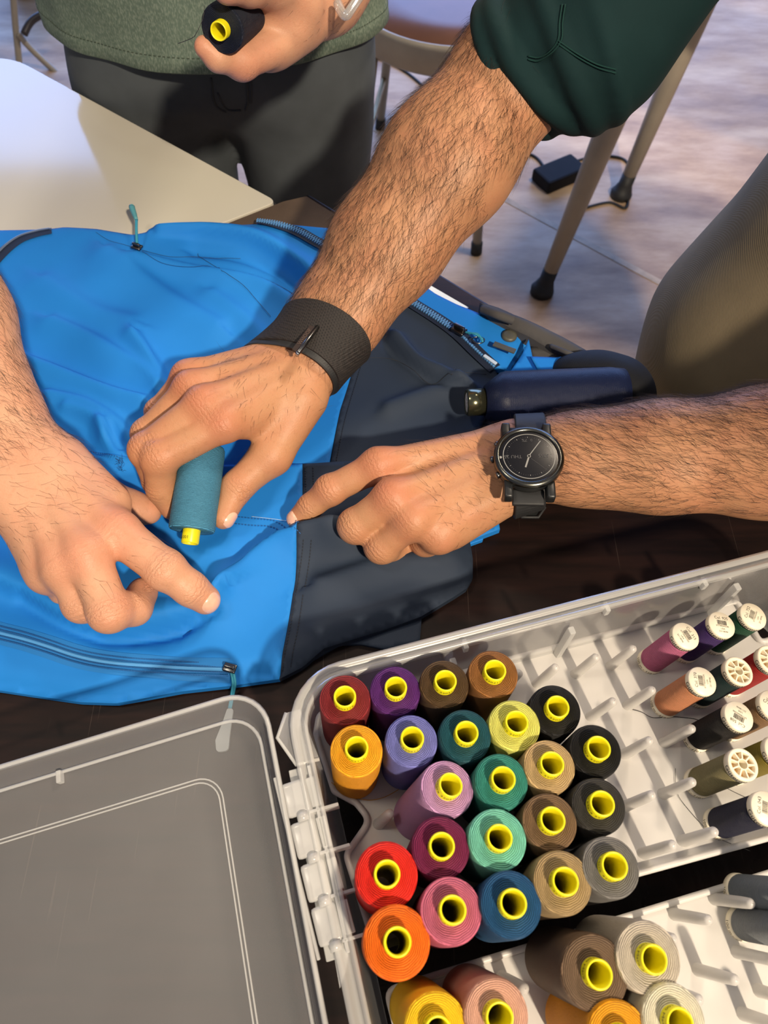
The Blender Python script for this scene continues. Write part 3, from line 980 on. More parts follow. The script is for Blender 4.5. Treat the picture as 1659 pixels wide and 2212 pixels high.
def poly_dist(pts, line):
    """distance and side of points (n,2) to a polyline"""
    best = np.full(len(pts), 1e9); side = np.zeros(len(pts))
    for i in range(len(line) - 1):
        a, b = line[i], line[i + 1]
        ab = b - a
        t = np.clip(((pts - a) @ ab) / (ab @ ab), 0, 1)
        q = pts - (a + t[:, None] * ab)
        d = np.hypot(q[:, 0], q[:, 1])
        s = np.sign(ab[0] * (pts[:, 1] - a[1]) - ab[1] * (pts[:, 0] - a[0]))
        m = d < best
        best[m] = d[m]; side[m] = s[m]
    return best, side


def smooth_line(px, n=6):
    return np.array([tuple(p.xy) for p in spline([P(u, v, 0.01) for (u, v) in px], n)])


J_OUT = px2([(-160, 500), (0, 497), (108, 495), (146, 491), (217, 495), (293, 507), (347, 496), (445, 488), (570, 484), (722, 497), (905, 612), (1145, 728), (1112, 790), (1090, 850), (1050, 960), (1014, 1150),
             (1022, 1205), (1022, 1245), (1005, 1272), (985, 1285), (910, 1330), (605, 1465), (500, 1480), (390, 1492), (250, 1518), (170, 1515), (0, 1490), (-160, 1470), (-160, 500)], 0.004)

RIDGES = [  # polyline px, height, width on its left side, width on its right side (walking along it)
    ([(-60, 1245), (30, 1270), (90, 1302), (160, 1342), (240, 1362), (330, 1352), (420, 1330), (480, 1300)], 0.017, 0.020, 0.0062),
    ([(60, 1300), (130, 1346), (200, 1378), (260, 1389), (350, 1378), (420, 1358), (470, 1330)], -0.007, 0.0026, 0.0045),
    ([(470, 1305), (520, 1250), (575, 1195), (640, 1162), (720, 1152)], 0.015, 0.0045, 0.022),
    ([(465, 1290), (510, 1238), (560, 1190), (630, 1152)], -0.005, 0.006, 0.002),
    ([(-60, 1345), (60, 1375), (150, 1398), (300, 1410)], 0.003, 0.012, 0.016),
    ([(-20, 748), (60, 782), (160, 820), (250, 855), (320, 880)], 0.011, 0.0040, 0.016),
    ([(120, 700), (210, 742), (300, 800), (345, 848)], 0.007, 0.0055, 0.018),
    ([(300, 735), (345, 800), (372, 850), (385, 880)], 0.011, 0.0032, 0.011),
    ([(110, 860), (190, 880), (252, 915), (285, 950)], 0.0085, 0.0045, 0.010),
    ([(232, 925), (240, 962), (262, 990), (310, 985), (345, 970)], 0.0085, 0.0036, 0.007),
    ([(150, 890), (205, 910), (235, 950)], 0.006, 0.004, 0.007),
    ([(240, 550), (290, 592), (370, 648), (470, 710)], 0.0075, 0.009, 0.020),
    ([(100, 610), (190, 670), (280, 700)], 0.0060, 0.010, 0.022),
    ([(350, 503), (450, 510), (560, 534), (640, 580), (700, 640)], 0.015, 0.014, 0.0050),
    ([(420, 545), (520, 560), (600, 590), (660, 640)], -0.006, 0.010, 0.006),
    ([(300, 560), (430, 588), (560, 614), (650, 665)], 0.007, 0.0035, 0.012),
    ([(690, 1270), (800, 1235), (900, 1215), (960, 1195)], 0.008, 0.006, 0.016),
    ([(720, 1180), (850, 1220), (940, 1230), (990, 1225)], 0.004, 0.012, 0.008),
    ([(690, 1365), (800, 1330), (900, 1300)], 0.004, 0.010, 0.008),
    ([(650, 1168), (720, 1158), (770, 1152), (900, 1150)], 0.008, 0.0030, 0.014),
    ([(860, 740), (905, 790), (960, 815), (1020, 850)], 0.013, 0.0055, 0.012),
    ([(820, 720), (850, 770), (930, 830), (1000, 850)], -0.006, 0.004, 0.004),
    ([(840, 885), (920, 855), (990, 835)], 0.006, 0.006, 0.010),
    ([(500, 1180), (430, 1210), (380, 1200)], 0.003, 0.01, 0.01),
    ([(460, 640), (540, 700), (600, 760)], 0.005, 0.007, 0.014),
]
RL = [(smooth_line(p), h, wl, wr) for (p, h, wl, wr) in RIDGES]
_nrng = np.random.default_rng(5)
NW = [(_nrng.uniform(20, 90), _nrng.uniform(0, 2 * PI), _nrng.uniform(0, 2 * PI)) for _ in range(14)]
PRESS = [(P(u, v, 0.012).xy, dpt, w) for (u, v, dpt, w) in [(455, 1302, 0.006, 0.010), (240, 1345, 0.006, 0.012), (635, 1128, 0.002, 0.008)]]


def jz(pts):
    pts = np.asarray(pts, float)
    d, _ = poly_dist(pts, J_OUT)
    t = np.clip(d / 0.014, 0, 1)
    z = 0.0035 + 0.0085 * np.sin(t * PI / 2)
    edge = np.clip(d / 0.02, 0.25, 1)
    for (ln_, h, wl, wr) in RL:
        dd, s = poly_dist(pts, ln_)
        w = np.where(s > 0, wl, wr)
        z = z + h * np.exp(-(dd / w) ** 2) * edge
    for (k, a, ph) in NW:
        z = z + 0.00035 * np.sin(k * (pts[:, 0] * math.cos(a) + pts[:, 1] * math.sin(a)) + ph) * edge
    for (c, dp, w) in PRESS:
        q = (pts[:, 0] - c[0]) ** 2 + (pts[:, 1] - c[1]) ** 2
        z = z - dp * np.exp(-q / w ** 2)
    return np.maximum(z, 0.0008) + TZ


_gx0, _gy0, _gs = -0.56, -0.05, 0.0011
_gnx, _gny = 860, 730
_X, _Y = np.meshgrid(_gx0 + np.arange(_gnx) * _gs, _gy0 + np.arange(_gny) * _gs, indexing='ij')
_jz_exact = jz
_G = _jz_exact(np.stack([_X.ravel(), _Y.ravel()], 1)).reshape(_gnx, _gny)


def jz(pts):
    pts = np.asarray(pts, float)
    fx = np.clip((pts[:, 0] - _gx0) / _gs, 0, _gnx - 1.001); fy = np.clip((pts[:, 1] - _gy0) / _gs, 0, _gny - 1.001)
    ix = fx.astype(int); iy = fy.astype(int); tx = fx - ix; ty = fy - iy
    return (_G[ix, iy] * (1 - tx) * (1 - ty) + _G[ix + 1, iy] * tx * (1 - ty) + _G[ix, iy + 1] * (1 - tx) * ty + _G[ix + 1, iy + 1] * tx * ty)


def jp(u, v, dz=0.0):
    """point on the jacket surface seen at (u, v)"""
    z = 0.012
    for _ in range(4):
        p = P(u, v, z)
        z = float(jz([(p.x, p.y)])[0]) - TZ
    return Vector((p.x, p.y, z + TZ + dz))


def inside(pts, poly):
    x, y = pts[:, 0], pts[:, 1]
    r = np.zeros(len(pts), bool)
    n = len(poly)
    for i in range(n):
        x1, y1 = poly[i]; x2, y2 = poly[(i + 1) % n]
        c = ((y1 > y) != (y2 > y)) & (x < (x2 - x1) * (y - y1) / (y2 - y1 + 1e-12) + x1)
        r ^= c
    return r


def panel(name, px, mat, parent, dz=0.0, step=0.0034, zfun=jz, thick=0.006, zp=0.010, label=None):
    poly = [P(u, v, zp).xy for (u, v) in px]
    bpts = []
    n = len(poly)
    for i in range(n):
        a, b = poly[i], poly[(i + 1) % n]
        m = max(1, int((b - a).length / step))
        for k in range(m): bpts.append(a + (b - a) * (k / m))
    B = np.array([tuple(p) for p in bpts])
    x0, y0 = B.min(0); x1, y1 = B.max(0)
    gx, gy = np.meshgrid(np.arange(x0, x1, step), np.arange(y0, y1, step * 0.87))
    gx[1::2] += step / 2
    G = np.stack([gx.ravel(), gy.ravel()], 1)
    G = G[inside(G, B)]
    if len(G):
        d, _ = poly_dist(G, np.vstack([B, B[:1]]))
        G = G[d > step * 0.55]
    allp = np.vstack([B, G])
    nb = len(B)
    res = delaunay_2d_cdt([Vector(p) for p in allp], [(i, (i + 1) % nb) for i in range(nb)], [], 1, 1e-7)
    vo, eo, fo = res[0], res[1], res[2]
    V2 = np.array([tuple(v) for v in vo])
    Z = zfun(V2) + dz
    fo = [tuple(f) for f in fo]
    fo = [f if (V2[f[1]] - V2[f[0]])[0] * (V2[f[2]] - V2[f[0]])[1] - (V2[f[1]] - V2[f[0]])[1] * (V2[f[2]] - V2[f[0]])[0] > 0 else f[::-1] for f in fo]
    V = [(V2[i, 0], V2[i, 1], Z[i]) for i in range(len(V2))]
    ec = {}
    for f in fo:
        for k in range(len(f)):
            e = (f[k], f[(k + 1) % len(f)])
            ec[e] = ec.get(e, 0) + 1
    bd = [e for e in ec if (e[1], e[0]) not in ec]
    low = {}
    for (a, b) in bd:
        for q in (a, b):
            if q not in low:
                low[q] = len(V)
                V.append((V2[q, 0], V2[q, 1], max(Z[q] - thick, TZ + 0.0003)))
    Fc = fo + [(b, a, low[a], low[b]) for (a, b) in bd]
    o = mesh_obj(name, V, Fc, mat, parent)
    me = o.data
    sm = [True] * len(fo) + [False] * len(bd)
    me.polygons.foreach_set('use_smooth', sm[:len(me.polygons)])
    if label: o['label'] = label
    return o


M['blue'] = fabric('blue_softshell', hexc('#1c79cc'), 1100, 0.7, 0.03, 0.18, 0.1)
M['navy'] = fabric('navy_softshell', hexc('#2a3546'), 1100, 0.72, 0.04, 0.22, 0.1)
M['teal_tape'] = fabric('zip_tape', hexc('#2273bb'), 2200, 0.6, 0.05, 0.4)
M['navy_tape'] = fabric('navy_zip_tape', hexc('#232b3d'), 2000, 0.5, 0.1, 0.5)
M['zip_tooth'] = simple('zip_tooth', hexc('#5b8fc4'), 0.3, noise=0.1, nscale=300)
M['stitch_n'] = simple('stitch_navy', hexc('#161b26'), 0.7, noise=0.1)
M['stitch_b'] = simple('stitch_blue', hexc('#12518e'), 0.7, noise=0.1)
M['teal_cord'] = simple('teal_cord', hexc('#2b86a0'), 0.6, noise=0.1, bump=0.3, bscale=900)
M['olive'] = simple('olive_snap', hexc('#4a4a42'), 0.45, noise=0.1)

jk = empty('jacket', P(500, 1000))
jk.location.z = TZ
tag(jk, 'bright blue outdoor jacket with navy panels spread flat on the table', 'jacket')


def rel(o):
    """keep world placement under the jacket empty"""
    o.matrix_parent_inverse = Matrix.Translation(-Vector(jk.location))
    return o


seamA = [(850, 635), (800, 710), (770, 775), (735, 890), (711, 1008)]
zipline = [(556, 483), (600, 490), (645, 505), (690, 530), (760, 568), (830, 615), (880, 652), (940, 690), (985, 722), (1030, 765), (1068, 800)]
rel(panel('upper_body_panel', [(-150, 500), (0, 497), (108, 495), (146, 491), (217, 495), (293, 507), (347, 496), (445, 488), (488, 484)] + zipline[:7] + seamA[1:] + [(600, 1016), (400, 1022), (262, 1004), (194, 988), (0, 962), (-150, 955)], M['blue'], jk))
rel(panel('upper_side_panel', zipline[6:] + [(1086, 832), (1062, 870), (1040, 920), (1030, 975), (960, 1020), (711, 1020)] + seamA[::-1][1:-1], M['navy'], jk))
rel(panel('front_flap', [(556, 483), (600, 482), (722, 497), (800, 540), (905, 612), (940, 640), (985, 663), (1145, 728), (1138, 752), (1103, 803), (1068, 800)] + zipline[::-1][1:-1], M['blue'], jk, dz=0.002))
fold_l = [(655, 1010), (655, 1148), (650, 1162), (640, 1260), (622, 1365), (603, 1466)]
rel(panel('lower_body_panel', [(-150, 962), (0, 972), (194, 985), (262, 1000), (400, 1016), (604, 1010)] + fold_l + [(500, 1480), (390, 1492), (250, 1518), (170, 1515), (0, 1490), (-150, 1472)], M['blue'], jk, dz=0.0030))
rel(panel('lower_side_panel', [(655, 1010), (712, 1006), (800, 1000), (960, 1000), (1030, 985), (1000, 1100), (1013, 1150), (1022, 1205), (1022, 1245), (1008, 1270), (985, 1285), (910, 1330), (800, 1368), (700, 1402), (650, 1440)] + fold_l[::-1][:-1], M['navy'], jk, dz=0.0032))
flat = lambda h: (lambda pts: np.full(len(pts), TZ + h))
rel(panel('hem_underlayer', [(640, 1330), (880, 1290), (912, 1320), (907, 1386), (830, 1402), (780, 1392), (735, 1392), (665, 1432), (612, 1462)], M['navy'], jk, zfun=flat(0.003), thick=0.003, zp=0.003))
rel(panel('cuff_corner', [(960, 1090), (1072, 1098), (1080, 1143), (1014, 1168), (960, 1172)], M['blue'], jk, zfun=flat(0.010), thick=0.006, zp=0.010))
rel(panel('cuff_lining', [(960, 1160), (1048, 1150), (1043, 1166), (1015, 1176), (960, 1182)], M['blue'], jk, zfun=flat(0.005), thick=0.004, zp=0.005))
# folded blue storm-flap end that stands up past the snap
rel(panel('flap_end', [(1142, 732), (1128, 766), (1102, 803), (1120, 822), (1178, 818), (1150, 770)], M['blue'], jk, zfun=flat(0.018), thick=0.003, zp=0.018, step=0.003))
rel(panel('flap_end', [(1146, 770), (1200, 772), (1262, 766), (1236, 818), (1172, 816)], M['blue'], jk, zfun=flat(0.024), thick=0.002, zp=0.024, step=0.003))


def ribbon(name, line_px, w, mat, parent, dz=0.0006, n=6, hump=0.0):
    pts = spline([jp(u, v, dz) for (u, v) in line_px], n)
    V, Fc = [], []
    for i, p in enumerate(pts):
        t = (pts[min(i + 1, len(pts) - 1)] - pts[max(i - 1, 0)]).normalized()
        s = Vector((-t.y, t.x, 0)).normalized()
        for k in (-1, -0.5, 0, 0.5, 1):
            q = p + s * (w / 2 * k)
            z = max(float(jz([(q.x, q.y)])[0]), p.z - dz - 0.004) + dz + hump * (1 - k * k)
            V.append((q.x, q.y, z))
    for i in range(len(pts) - 1):
        for k in range(4):
            a = i * 5 + k
            Fc.append((a, a + 1, a + 6, a + 5))
    return rel(mesh_obj(name, V, Fc, mat, parent)), pts


def teeth(name, pts, pitch, sx, sy, sz, mat, parent, gap=0.0, dz=0.0):
    parts = []
    acc = 0.0; side = 1
    for i in range(len(pts) - 1):
        a, b = pts[i], pts[i + 1]
        L = (b - a).length
        t = (b - a).normalized(); s = Vector((-t.y, t.x, 0)).normalized()
        while acc < L:
            c = a + t * acc + s * (side * gap) + Vector((0, 0, dz))
            ang = math.atan2(t.y, t.x)
            parts.append(xf(boxp(sx, sy, sz, (0, 0, 0)), Matrix.Translation(c) @ Matrix.Rotation(ang, 4, 'Z')))
            side = -side
            acc += pitch
        acc -= L
    return tag(rel(mesh_obj(name, *join(parts), mat, parent, smooth=False)), kind='stuff')


def stitches(line_px, mat, parent, pitch=0.0024, ln_=0.0015, dz=0.0036, name='stitching'):
    pts = spline([jp(u, v, 0) for (u, v) in line_px], 6)
    q = []
    for p in pts:
        q.append(Vector((p.x, p.y, float(jz([(p.x, p.y)])[0]) + dz)))
    parts = []
    acc = 0.0
    for i in range(len(q) - 1):
        a, b = q[i], q[i + 1]; L = (b - a).length; t = (b - a).normalized()
        R = t.to_track_quat('X', 'Z').to_matrix().to_4x4()
        while acc < L:
            parts.append(xf(boxp(ln_, 0.0005, 0.0004), Matrix.Translation(a + t * acc) @ R))
            acc += pitch
        acc -= L
    return tag(rel(mesh_obj(name, *join(parts), mat, parent, smooth=False)), kind='stuff')


# main zipper
zt_, zpts = ribbon('zipper_tape', zipline, 0.0125, M['navy_tape'], jk, 0.0028)
up_ = [p + Vector((0, 0, 0.0012)) for p in zpts]
kcut = int(len(up_) * 0.80)
teeth('zipper_teeth', up_[:kcut], 0.00135, 0.0010, 0.0034, 0.0016, M['zip_tooth'], jk, 0.0014)
teeth('zipper_teeth', up_[kcut:], 0.0026, 0.0016, 0.0022, 0.0016, M['zip_tooth'], jk, 0.0)


def slider(name, u, v, ang, parent, s=1.0, cord=None, dz=0.004):
    c = jp(u, v, dz)
    o = rel(mesh_obj(name, *xf(join([boxp(0.009 * s, 0.0062 * s, 0.0022 * s, (0, 0, 0), 0.0009), boxp(0.0075 * s, 0.0022 * s, 0.0030 * s, (0, 0, 0.0024 * s), 0.0008)]), Matrix.Translation(c) @ Matrix.Rotation(ang, 4, 'Z')), M['gunmetal'], parent, smooth=True))
    return o


s1 = slider('zipper_slider', 990, 725, math.radians(-38), jk, 1.4, dz=0.007)
for du in (0, 1):
    pts = spline([jp(1003 + du * 6, 735 + du * 3, 0.010), jp(1022 + du * 6, 744, 0.013), jp(1040, 752 + du * 6, 0.011)], 6)
    rel(mesh_obj('pull_cord', *tube(pts, 0.0009, 8), M['teal_cord'], jk))
ring = [jp(1030, 752, 0.010) + Vector((0.0055 * math.cos(a), 0.0038 * math.sin(a), 0)) for a in np.linspace(0, 2 * PI, 17)]
rel(mesh_obj('pull_ring', *tube(ring, 0.0006, 6), M['gunmetal'], jk))
rel(mesh_obj('zipper_pull', *xf(boxp(0.020, 0.0055, 0.0014, (0, 0, 0), 0.0006), Matrix.Translation(jp(1086, 768, 0.010)) @ Matrix.Rotation(math.radians(-27), 4, 'Z')), M['olive'], jk, smooth=False))
rel(mesh_obj('zipper_stop', *xf(boxp(0.014, 0.0030, 0.0014, (0, 0, 0), 0.0005), Matrix.Translation(jp(1057, 787, 0.006)) @ Matrix.Rotation(math.radians(-44), 4, 'Z')), simple('pale_stop', hexc('#b9cbe0'), 0.3, noise=0.05), jk, smooth=False))
sc_ = jp(1099, 731, 0.0035)
rel(mesh_obj('snap_button', *xf(lathe([(0.0002, 0.0018), (0.0040, 0.0018), (0.0062, 0.0013), (0.0068, 0.0), (0.0068, -0.001)], 28), Matrix.Translation(sc_)), M['olive'], jk))
# lower pocket zipper
lz_px = [(-60, 1352), (0, 1370), (55, 1384), (110, 1401), (160, 1418), (210, 1430), (270, 1438), (340, 1443), (420, 1448), (498, 1451)]
ribbon('zipper_tape', lz_px, 0.0150, M['teal_tape'], jk, 0.0034)
_, lzp = ribbon('zipper_coil', lz_px, 0.0022, simple('coil', hexc('#4a90cc'), 0.4, noise=0.1), jk, 0.0039, hump=0.0005)
for off_px in (-20, -9, 9, 20):
    teeth('coil_stitching', [p + Vector((0, off_px * 0.00022, 0.0003)) for p in lzp], 0.0011, 0.0007, 0.0009, 0.0004, M['stitch_b'], jk, 0.0, 0.0)
slider('zipper_slider', 500, 1449, math.radians(-15), jk, 1.0, dz=0.006)
for k in (0, 1):
    pts = spline([jp(502 + 5 * k, 1456, 0.006), P(503 + 5 * k, 1475, 0.012), P(500 + 4 * k, 1500, 0.006), P(495 + 3 * k, 1530, 0.003)], 6)
    rel(mesh_obj('pull_cord', *tube(pts, 0.0009, 8), M['teal_cord'], jk))
tabp = rounded_poly([P(u, v, 0.002).xy for (u, v) in ((492, 1530), (505, 1532), (497, 1590), (494, 1622), (468, 1626), (466, 1600), (482, 1560))], 0.003)
M['tab'] = simple('pull_tab', hexc('#8f9598'), 0.5, noise=0.05)
rel(mesh_obj('zipper_pull', *slab(tabp, TZ + 0.0012, TZ + 0.0034), M['tab'], jk, smooth=False))
# small collar-pocket slider and its cord pull
slider('zipper_slider', 300, 545, math.radians(-25), jk, 1.1, dz=0.006)
pts = [jp(301, 540, 0.008), jp(303, 522, 0.013), jp(305, 505, 0.016)]
rel(mesh_obj('pull_cord', *tube(spline(pts, 5), 0.0014, 8), M['teal_cord'], jk))
tb_ = [jp(305, 505, 0.016), jp(300, 492, 0.017), jp(297, 480, 0.017)]
rel(mesh_obj('zipper_pull', *tube(spline(tb_, 4), [0.0016, 0.0020, 0.0025, 0.0028, 0.0030, 0.0030, 0.0030, 0.0026, 0.0020], 10), simple('teal_tab', hexc('#4a8a94'), 0.5, noise=0.1), jk))
stitches([(310, 549), (350, 568), (420, 578), (480, 582), (560, 600), (640, 640)], M['stitch_b'], jk, 0.0016, 0.0016, 0.0006, 'pocket_seam')
# navy coil zipper at the left shoulder
ribbon('shoulder_zipper_tape', [(-40, 600), (0, 553), (40, 520), (80, 505), (112, 498)], 0.0125, M['navy_tape'], jk, 0.0010)
_, sp_ = ribbon('shoulder_zipper_coil', [(-40, 596), (0, 545), (40, 514), (80, 501), (108, 496)], 0.003, simple('navy_coil', hexc('#5a6880'), 0.3, noise=0.2), jk, 0.0018, hump=0.0006)
# stitching lines
stitches([(200, 981), (262, 992)], M['stitch_b'], jk)
for dy in (0, 15):
    stitches([(470, 1118 + dy), (540, 1124 + dy), (600, 1132 + dy), (650, 1143 + dy)], M['stitch_b'], jk)
for dx in (5, 22):
    stitches([(655 + dx, 1016), (655 + dx, 1150)], M['stitch_n'], jk)
    stitches([(650 + dx, 1168), (640 + dx, 1260), (622 + dx, 1365), (606 + dx, 1455)], M['stitch_n'], jk)
stitches([(803 + 12, 715), (785, 775), (750, 890), (726, 1000)], M['stitch_n'], jk, dz=0.0006)
stitches([(1075, 1103), (1074, 1135), (1018, 1160)], M['stitch_b'], jk, dz=0.004)
stitches([(1135, 752), (1104, 798)], M['stitch_b'], jk, dz=0.003)
# frayed tear at the cuff seam
fr = []
for k in range(46):
    a = jp(random.uniform(258, 270), random.uniform(992, 1022), 0.003)
    b = a + Vector((random.uniform(-0.003, 0.003), random.uniform(-0.003, 0.003), random.uniform(0.001, 0.003)))
    fr.append(tube([a, (a + b) / 2 + Vector((random.uniform(-0.001, 0.001), 0, 0.0006)), b], 0.00012, 4))
tag(rel(mesh_obj('frayed_threads', *join(fr), M['stitch_b'], jk)), kind='stuff')

# white slip of paper under the flap
pp_ = [P(u, v, 0.004).xy for (u, v) in ((880, 622), (912, 606), (1012, 664), (1000, 690))]
pap = mesh_obj('paper_slip', *slab(pp_, TZ + 0.0006, TZ + 0.0040), simple('paper', hexc('#dfe9ec'), 0.6, noise=0.03), smooth=False)
tag(pap, 'white paper slip poking out from under the jacket flap', 'paper')
# ------------------------------------------------------------------ signed-distance modelling for bodies and cloth
def smin(a, b, k):
    h = np.maximum(k - np.abs(a - b), 0.0) / k
    return np.minimum(a, b) - h * h * k * 0.25


def cap(a, b, ra, rb, n=None, s=1.0):
    return dict(a=np.array(a, float), b=np.array(b, float), ra=ra, rb=rb, n=None if n is None else np.array(Vector(n).normalized(), float), s=s)


def cap_d(p, X):
    ab = p['b'] - p['a']
    q = X - p['a']
    L2 = float(ab @ ab)
    t = np.clip((q @ ab) / L2, 0, 1) if L2 > 1e-12 else np.zeros(len(X))
    q = q - t[:, None] * ab
    if p['n'] is not None:
        c = q @ p['n']
        q = q + ((p['s'] - 1) * c)[:, None] * p['n']
    d = np.sqrt((q * q).sum(1)) - (p['ra'] + (p['rb'] - p['ra']) * t)
    if p['s'] > 1: d = d * (0.5 + 0.5 / p['s'])
    return d


class Limb:
    """arm + palm + fingers + thumb, blended in that order"""
    def __init__(self):
        self.arm, self.palm, self.fingers, self.thumb = [], [], [], []

    def prims(self):
        out = self.arm + self.palm + self.thumb
        for f in self.fingers: out = out + f
        return out

    def d(self, X, keep):
        def chain(ps, k):
            r = None
            for p in ps:
                if id(p) not in keep: continue
                v = cap_d(p, X)
                r = v if r is None else smin(r, v, k)
            return r
        dp = chain(self.palm, getattr(self, 'kp', 0.010))
        da = chain(self.arm, 0.022)
        df = None
        for f in self.fingers:
            v = chain(f, 0.0035)
            if v is None: continue
            df = v if df is None else smin(df, v, 0.0012)
        dt_ = chain(self.thumb, 0.006)
        r = None
        for (v, k) in ((dp, 0.014), (da, 0.018), (dt_, 0.008), (df, getattr(self, 'kf', 0.0055))):
            if v is None: continue
            r = v if r is None else smin(r, v, k)
        return r


def sdf_mesh(limbs, h, B=16, kj=0.03, post=None):
    cand = {}
    prs = []
    for L in limbs: prs += L.prims()
    for p in prs:
        r = max(p['ra'], p['rb']) + 0.006
        lo = np.floor((np.minimum(p['a'], p['b']) - r) / (h * B)).astype(int)
        hi = np.floor((np.maximum(p['a'], p['b']) + r) / (h * B)).astype(int)
        for i in range(lo[0], hi[0] + 1):
            for j in range(lo[1], hi[1] + 1):
                for k in range(lo[2], hi[2] + 1): cand[(i, j, k)] = 1
    hd = h * B * 0.5 * 1.7321 + 2 * h
    idx = np.arange(-1, B + 1)
    gi, gj, gk = np.meshgrid(idx, idx, idx, indexing='ij')
    base = np.stack([gi.ravel(), gj.ravel(), gk.ravel()], 1)
    m = B + 2
    VK, VP, FK = [], [], []
    OFF = 1 << 20
    pack = lambda c: ((c[:, 0] + OFF) << 42) | ((c[:, 1] + OFF) << 21) | (c[:, 2] + OFF)
    corners = np.array([(a, b, c) for a in (0, 1) for b in (0, 1) for c in (0, 1)])
    edges = [(i, j) for i in range(8) for j in range(i + 1, 8) if np.abs(corners[i] - corners[j]).sum() == 1]
    keys = list(cand)
    C = (np.array(keys) + 0.5) * h * B
    DC = np.stack([cap_d(p, C) for p in prs])
    DM = DC.min(0)
    for q_ in np.where((DM < hd + 0.004) & (DM > -hd - 0.03))[0]:
        key = keys[q_]
        keep = {id(prs[i]) for i in np.where(DC[:, q_] < hd + 0.016)[0]}
        if not keep: continue
        X = (base + np.array(key) * B) * h
        D = None
        for L in limbs:
            v = L.d(X, keep)
            if v is None: continue
            D = v if D is None else smin(D, v, kj)
        if post: D = post(X, D)
        D = D.reshape(m, m, m)
        S = D < 0
        if S.all() or not S.any(): continue
        cs = np.stack([S[a:m - 1 + a, b:m - 1 + b, c2:m - 1 + c2] for (a, b, c2) in corners], -1)
        act = cs.any(-1) & ~cs.all(-1)
        ci = np.argwhere(act)
        Dv = np.stack([D[ci[:, 0] + a, ci[:, 1] + b, ci[:, 2] + c2] for (a, b, c2) in corners], -1)
        acc = np.zeros((len(ci), 3)); cnt = np.zeros(len(ci))
        for (i, j) in edges:
            x = (Dv[:, i] < 0) != (Dv[:, j] < 0)
            t = np.where(x, Dv[:, i] / np.where(x, Dv[:, i] - Dv[:, j], 1), 0)
            pt = corners[i] + t[:, None] * (corners[j] - corners[i])
            acc[x] += pt[x]; cnt[x] += 1
        pos = (ci - 1 + np.array(key) * B + acc / cnt[:, None]) * h
        VK.append(pack(ci - 1 + np.array(key) * B)); VP.append(pos)
        for ax in range(3):
            sl0 = [slice(1, B + 1)] * 3
            sl1 = [slice(1, B + 1)] * 3; sl1[ax] = slice(2, B + 2)
            s0 = S[tuple(sl0)]; s1 = S[tuple(sl1)]
            q = np.argwhere(s0 != s1)
            if not len(q): continue
            inn = s0[q[:, 0], q[:, 1], q[:, 2]]
            g = q + np.array(key) * B
            u, w = (ax + 1) % 3, (ax + 2) % 3
            eu = np.zeros(3, int); eu[u] = 1
            ew = np.zeros(3, int); ew[w] = 1
            quad = np.stack([pack(g - eu - ew), pack(g - ew), pack(g), pack(g - eu)], 1)
            quad[~inn] = quad[~inn][:, ::-1]
            FK.append(quad)
    VK = np.concatenate(VK); VP = np.concatenate(VP); FK = np.concatenate(FK)
    uk, ui = np.unique(VK, return_index=True)
    V = VP[ui]
    F_ = np.searchsorted(uk, FK)
    ok = (F_ < len(uk)).all(1)
    F_ = F_[ok]; FK = FK[ok]
    F_ = F_[(uk[F_] == FK).all(1)]
    used = np.unique(F_)
    return V[used], np.searchsorted(used, F_)


def np_mesh(name, V, F_, mat, parent, smooth=True):
    me = bpy.data.meshes.new(name)
    me.vertices.add(len(V)); me.vertices.foreach_set('co', V.astype(np.float32).ravel())
    me.loops.add(len(F_) * 4); me.loops.foreach_set('vertex_index', F_.astype(np.int32).ravel())
    me.polygons.add(len(F_)); me.polygons.foreach_set('loop_start', np.arange(len(F_), dtype=np.int32) * 4)
    me.update(calc_edges=True)
    me.polygons.foreach_set('use_smooth', np.ones(len(F_), bool))
    me.materials.append(mat)
    return link(bpy.data.objects.new(name, me), parent)


def vnormals(V, F_):
    n = np.cross(V[F_[:, 2]] - V[F_[:, 0]], V[F_[:, 3]] - V[F_[:, 1]])
    N_ = np.zeros_like(V)
    for k in range(4): np.add.at(N_, F_[:, k], n)
    return N_ / (np.linalg.norm(N_, axis=1, keepdims=True) + 1e-12)


def lap(V, F_, it=2, lam=0.5):
    for _ in range(it):
        S = np.zeros_like(V); C = np.zeros(len(V))
        for k in range(4):
            a, b = F_[:, k], F_[:, (k + 1) % 4]
            np.add.at(S, a, V[b]); np.add.at(S, b, V[a]); np.add.at(C, a, 1); np.add.at(C, b, 1)
        V = V + lam * (S / np.maximum(C, 1)[:, None] - V)
    return V


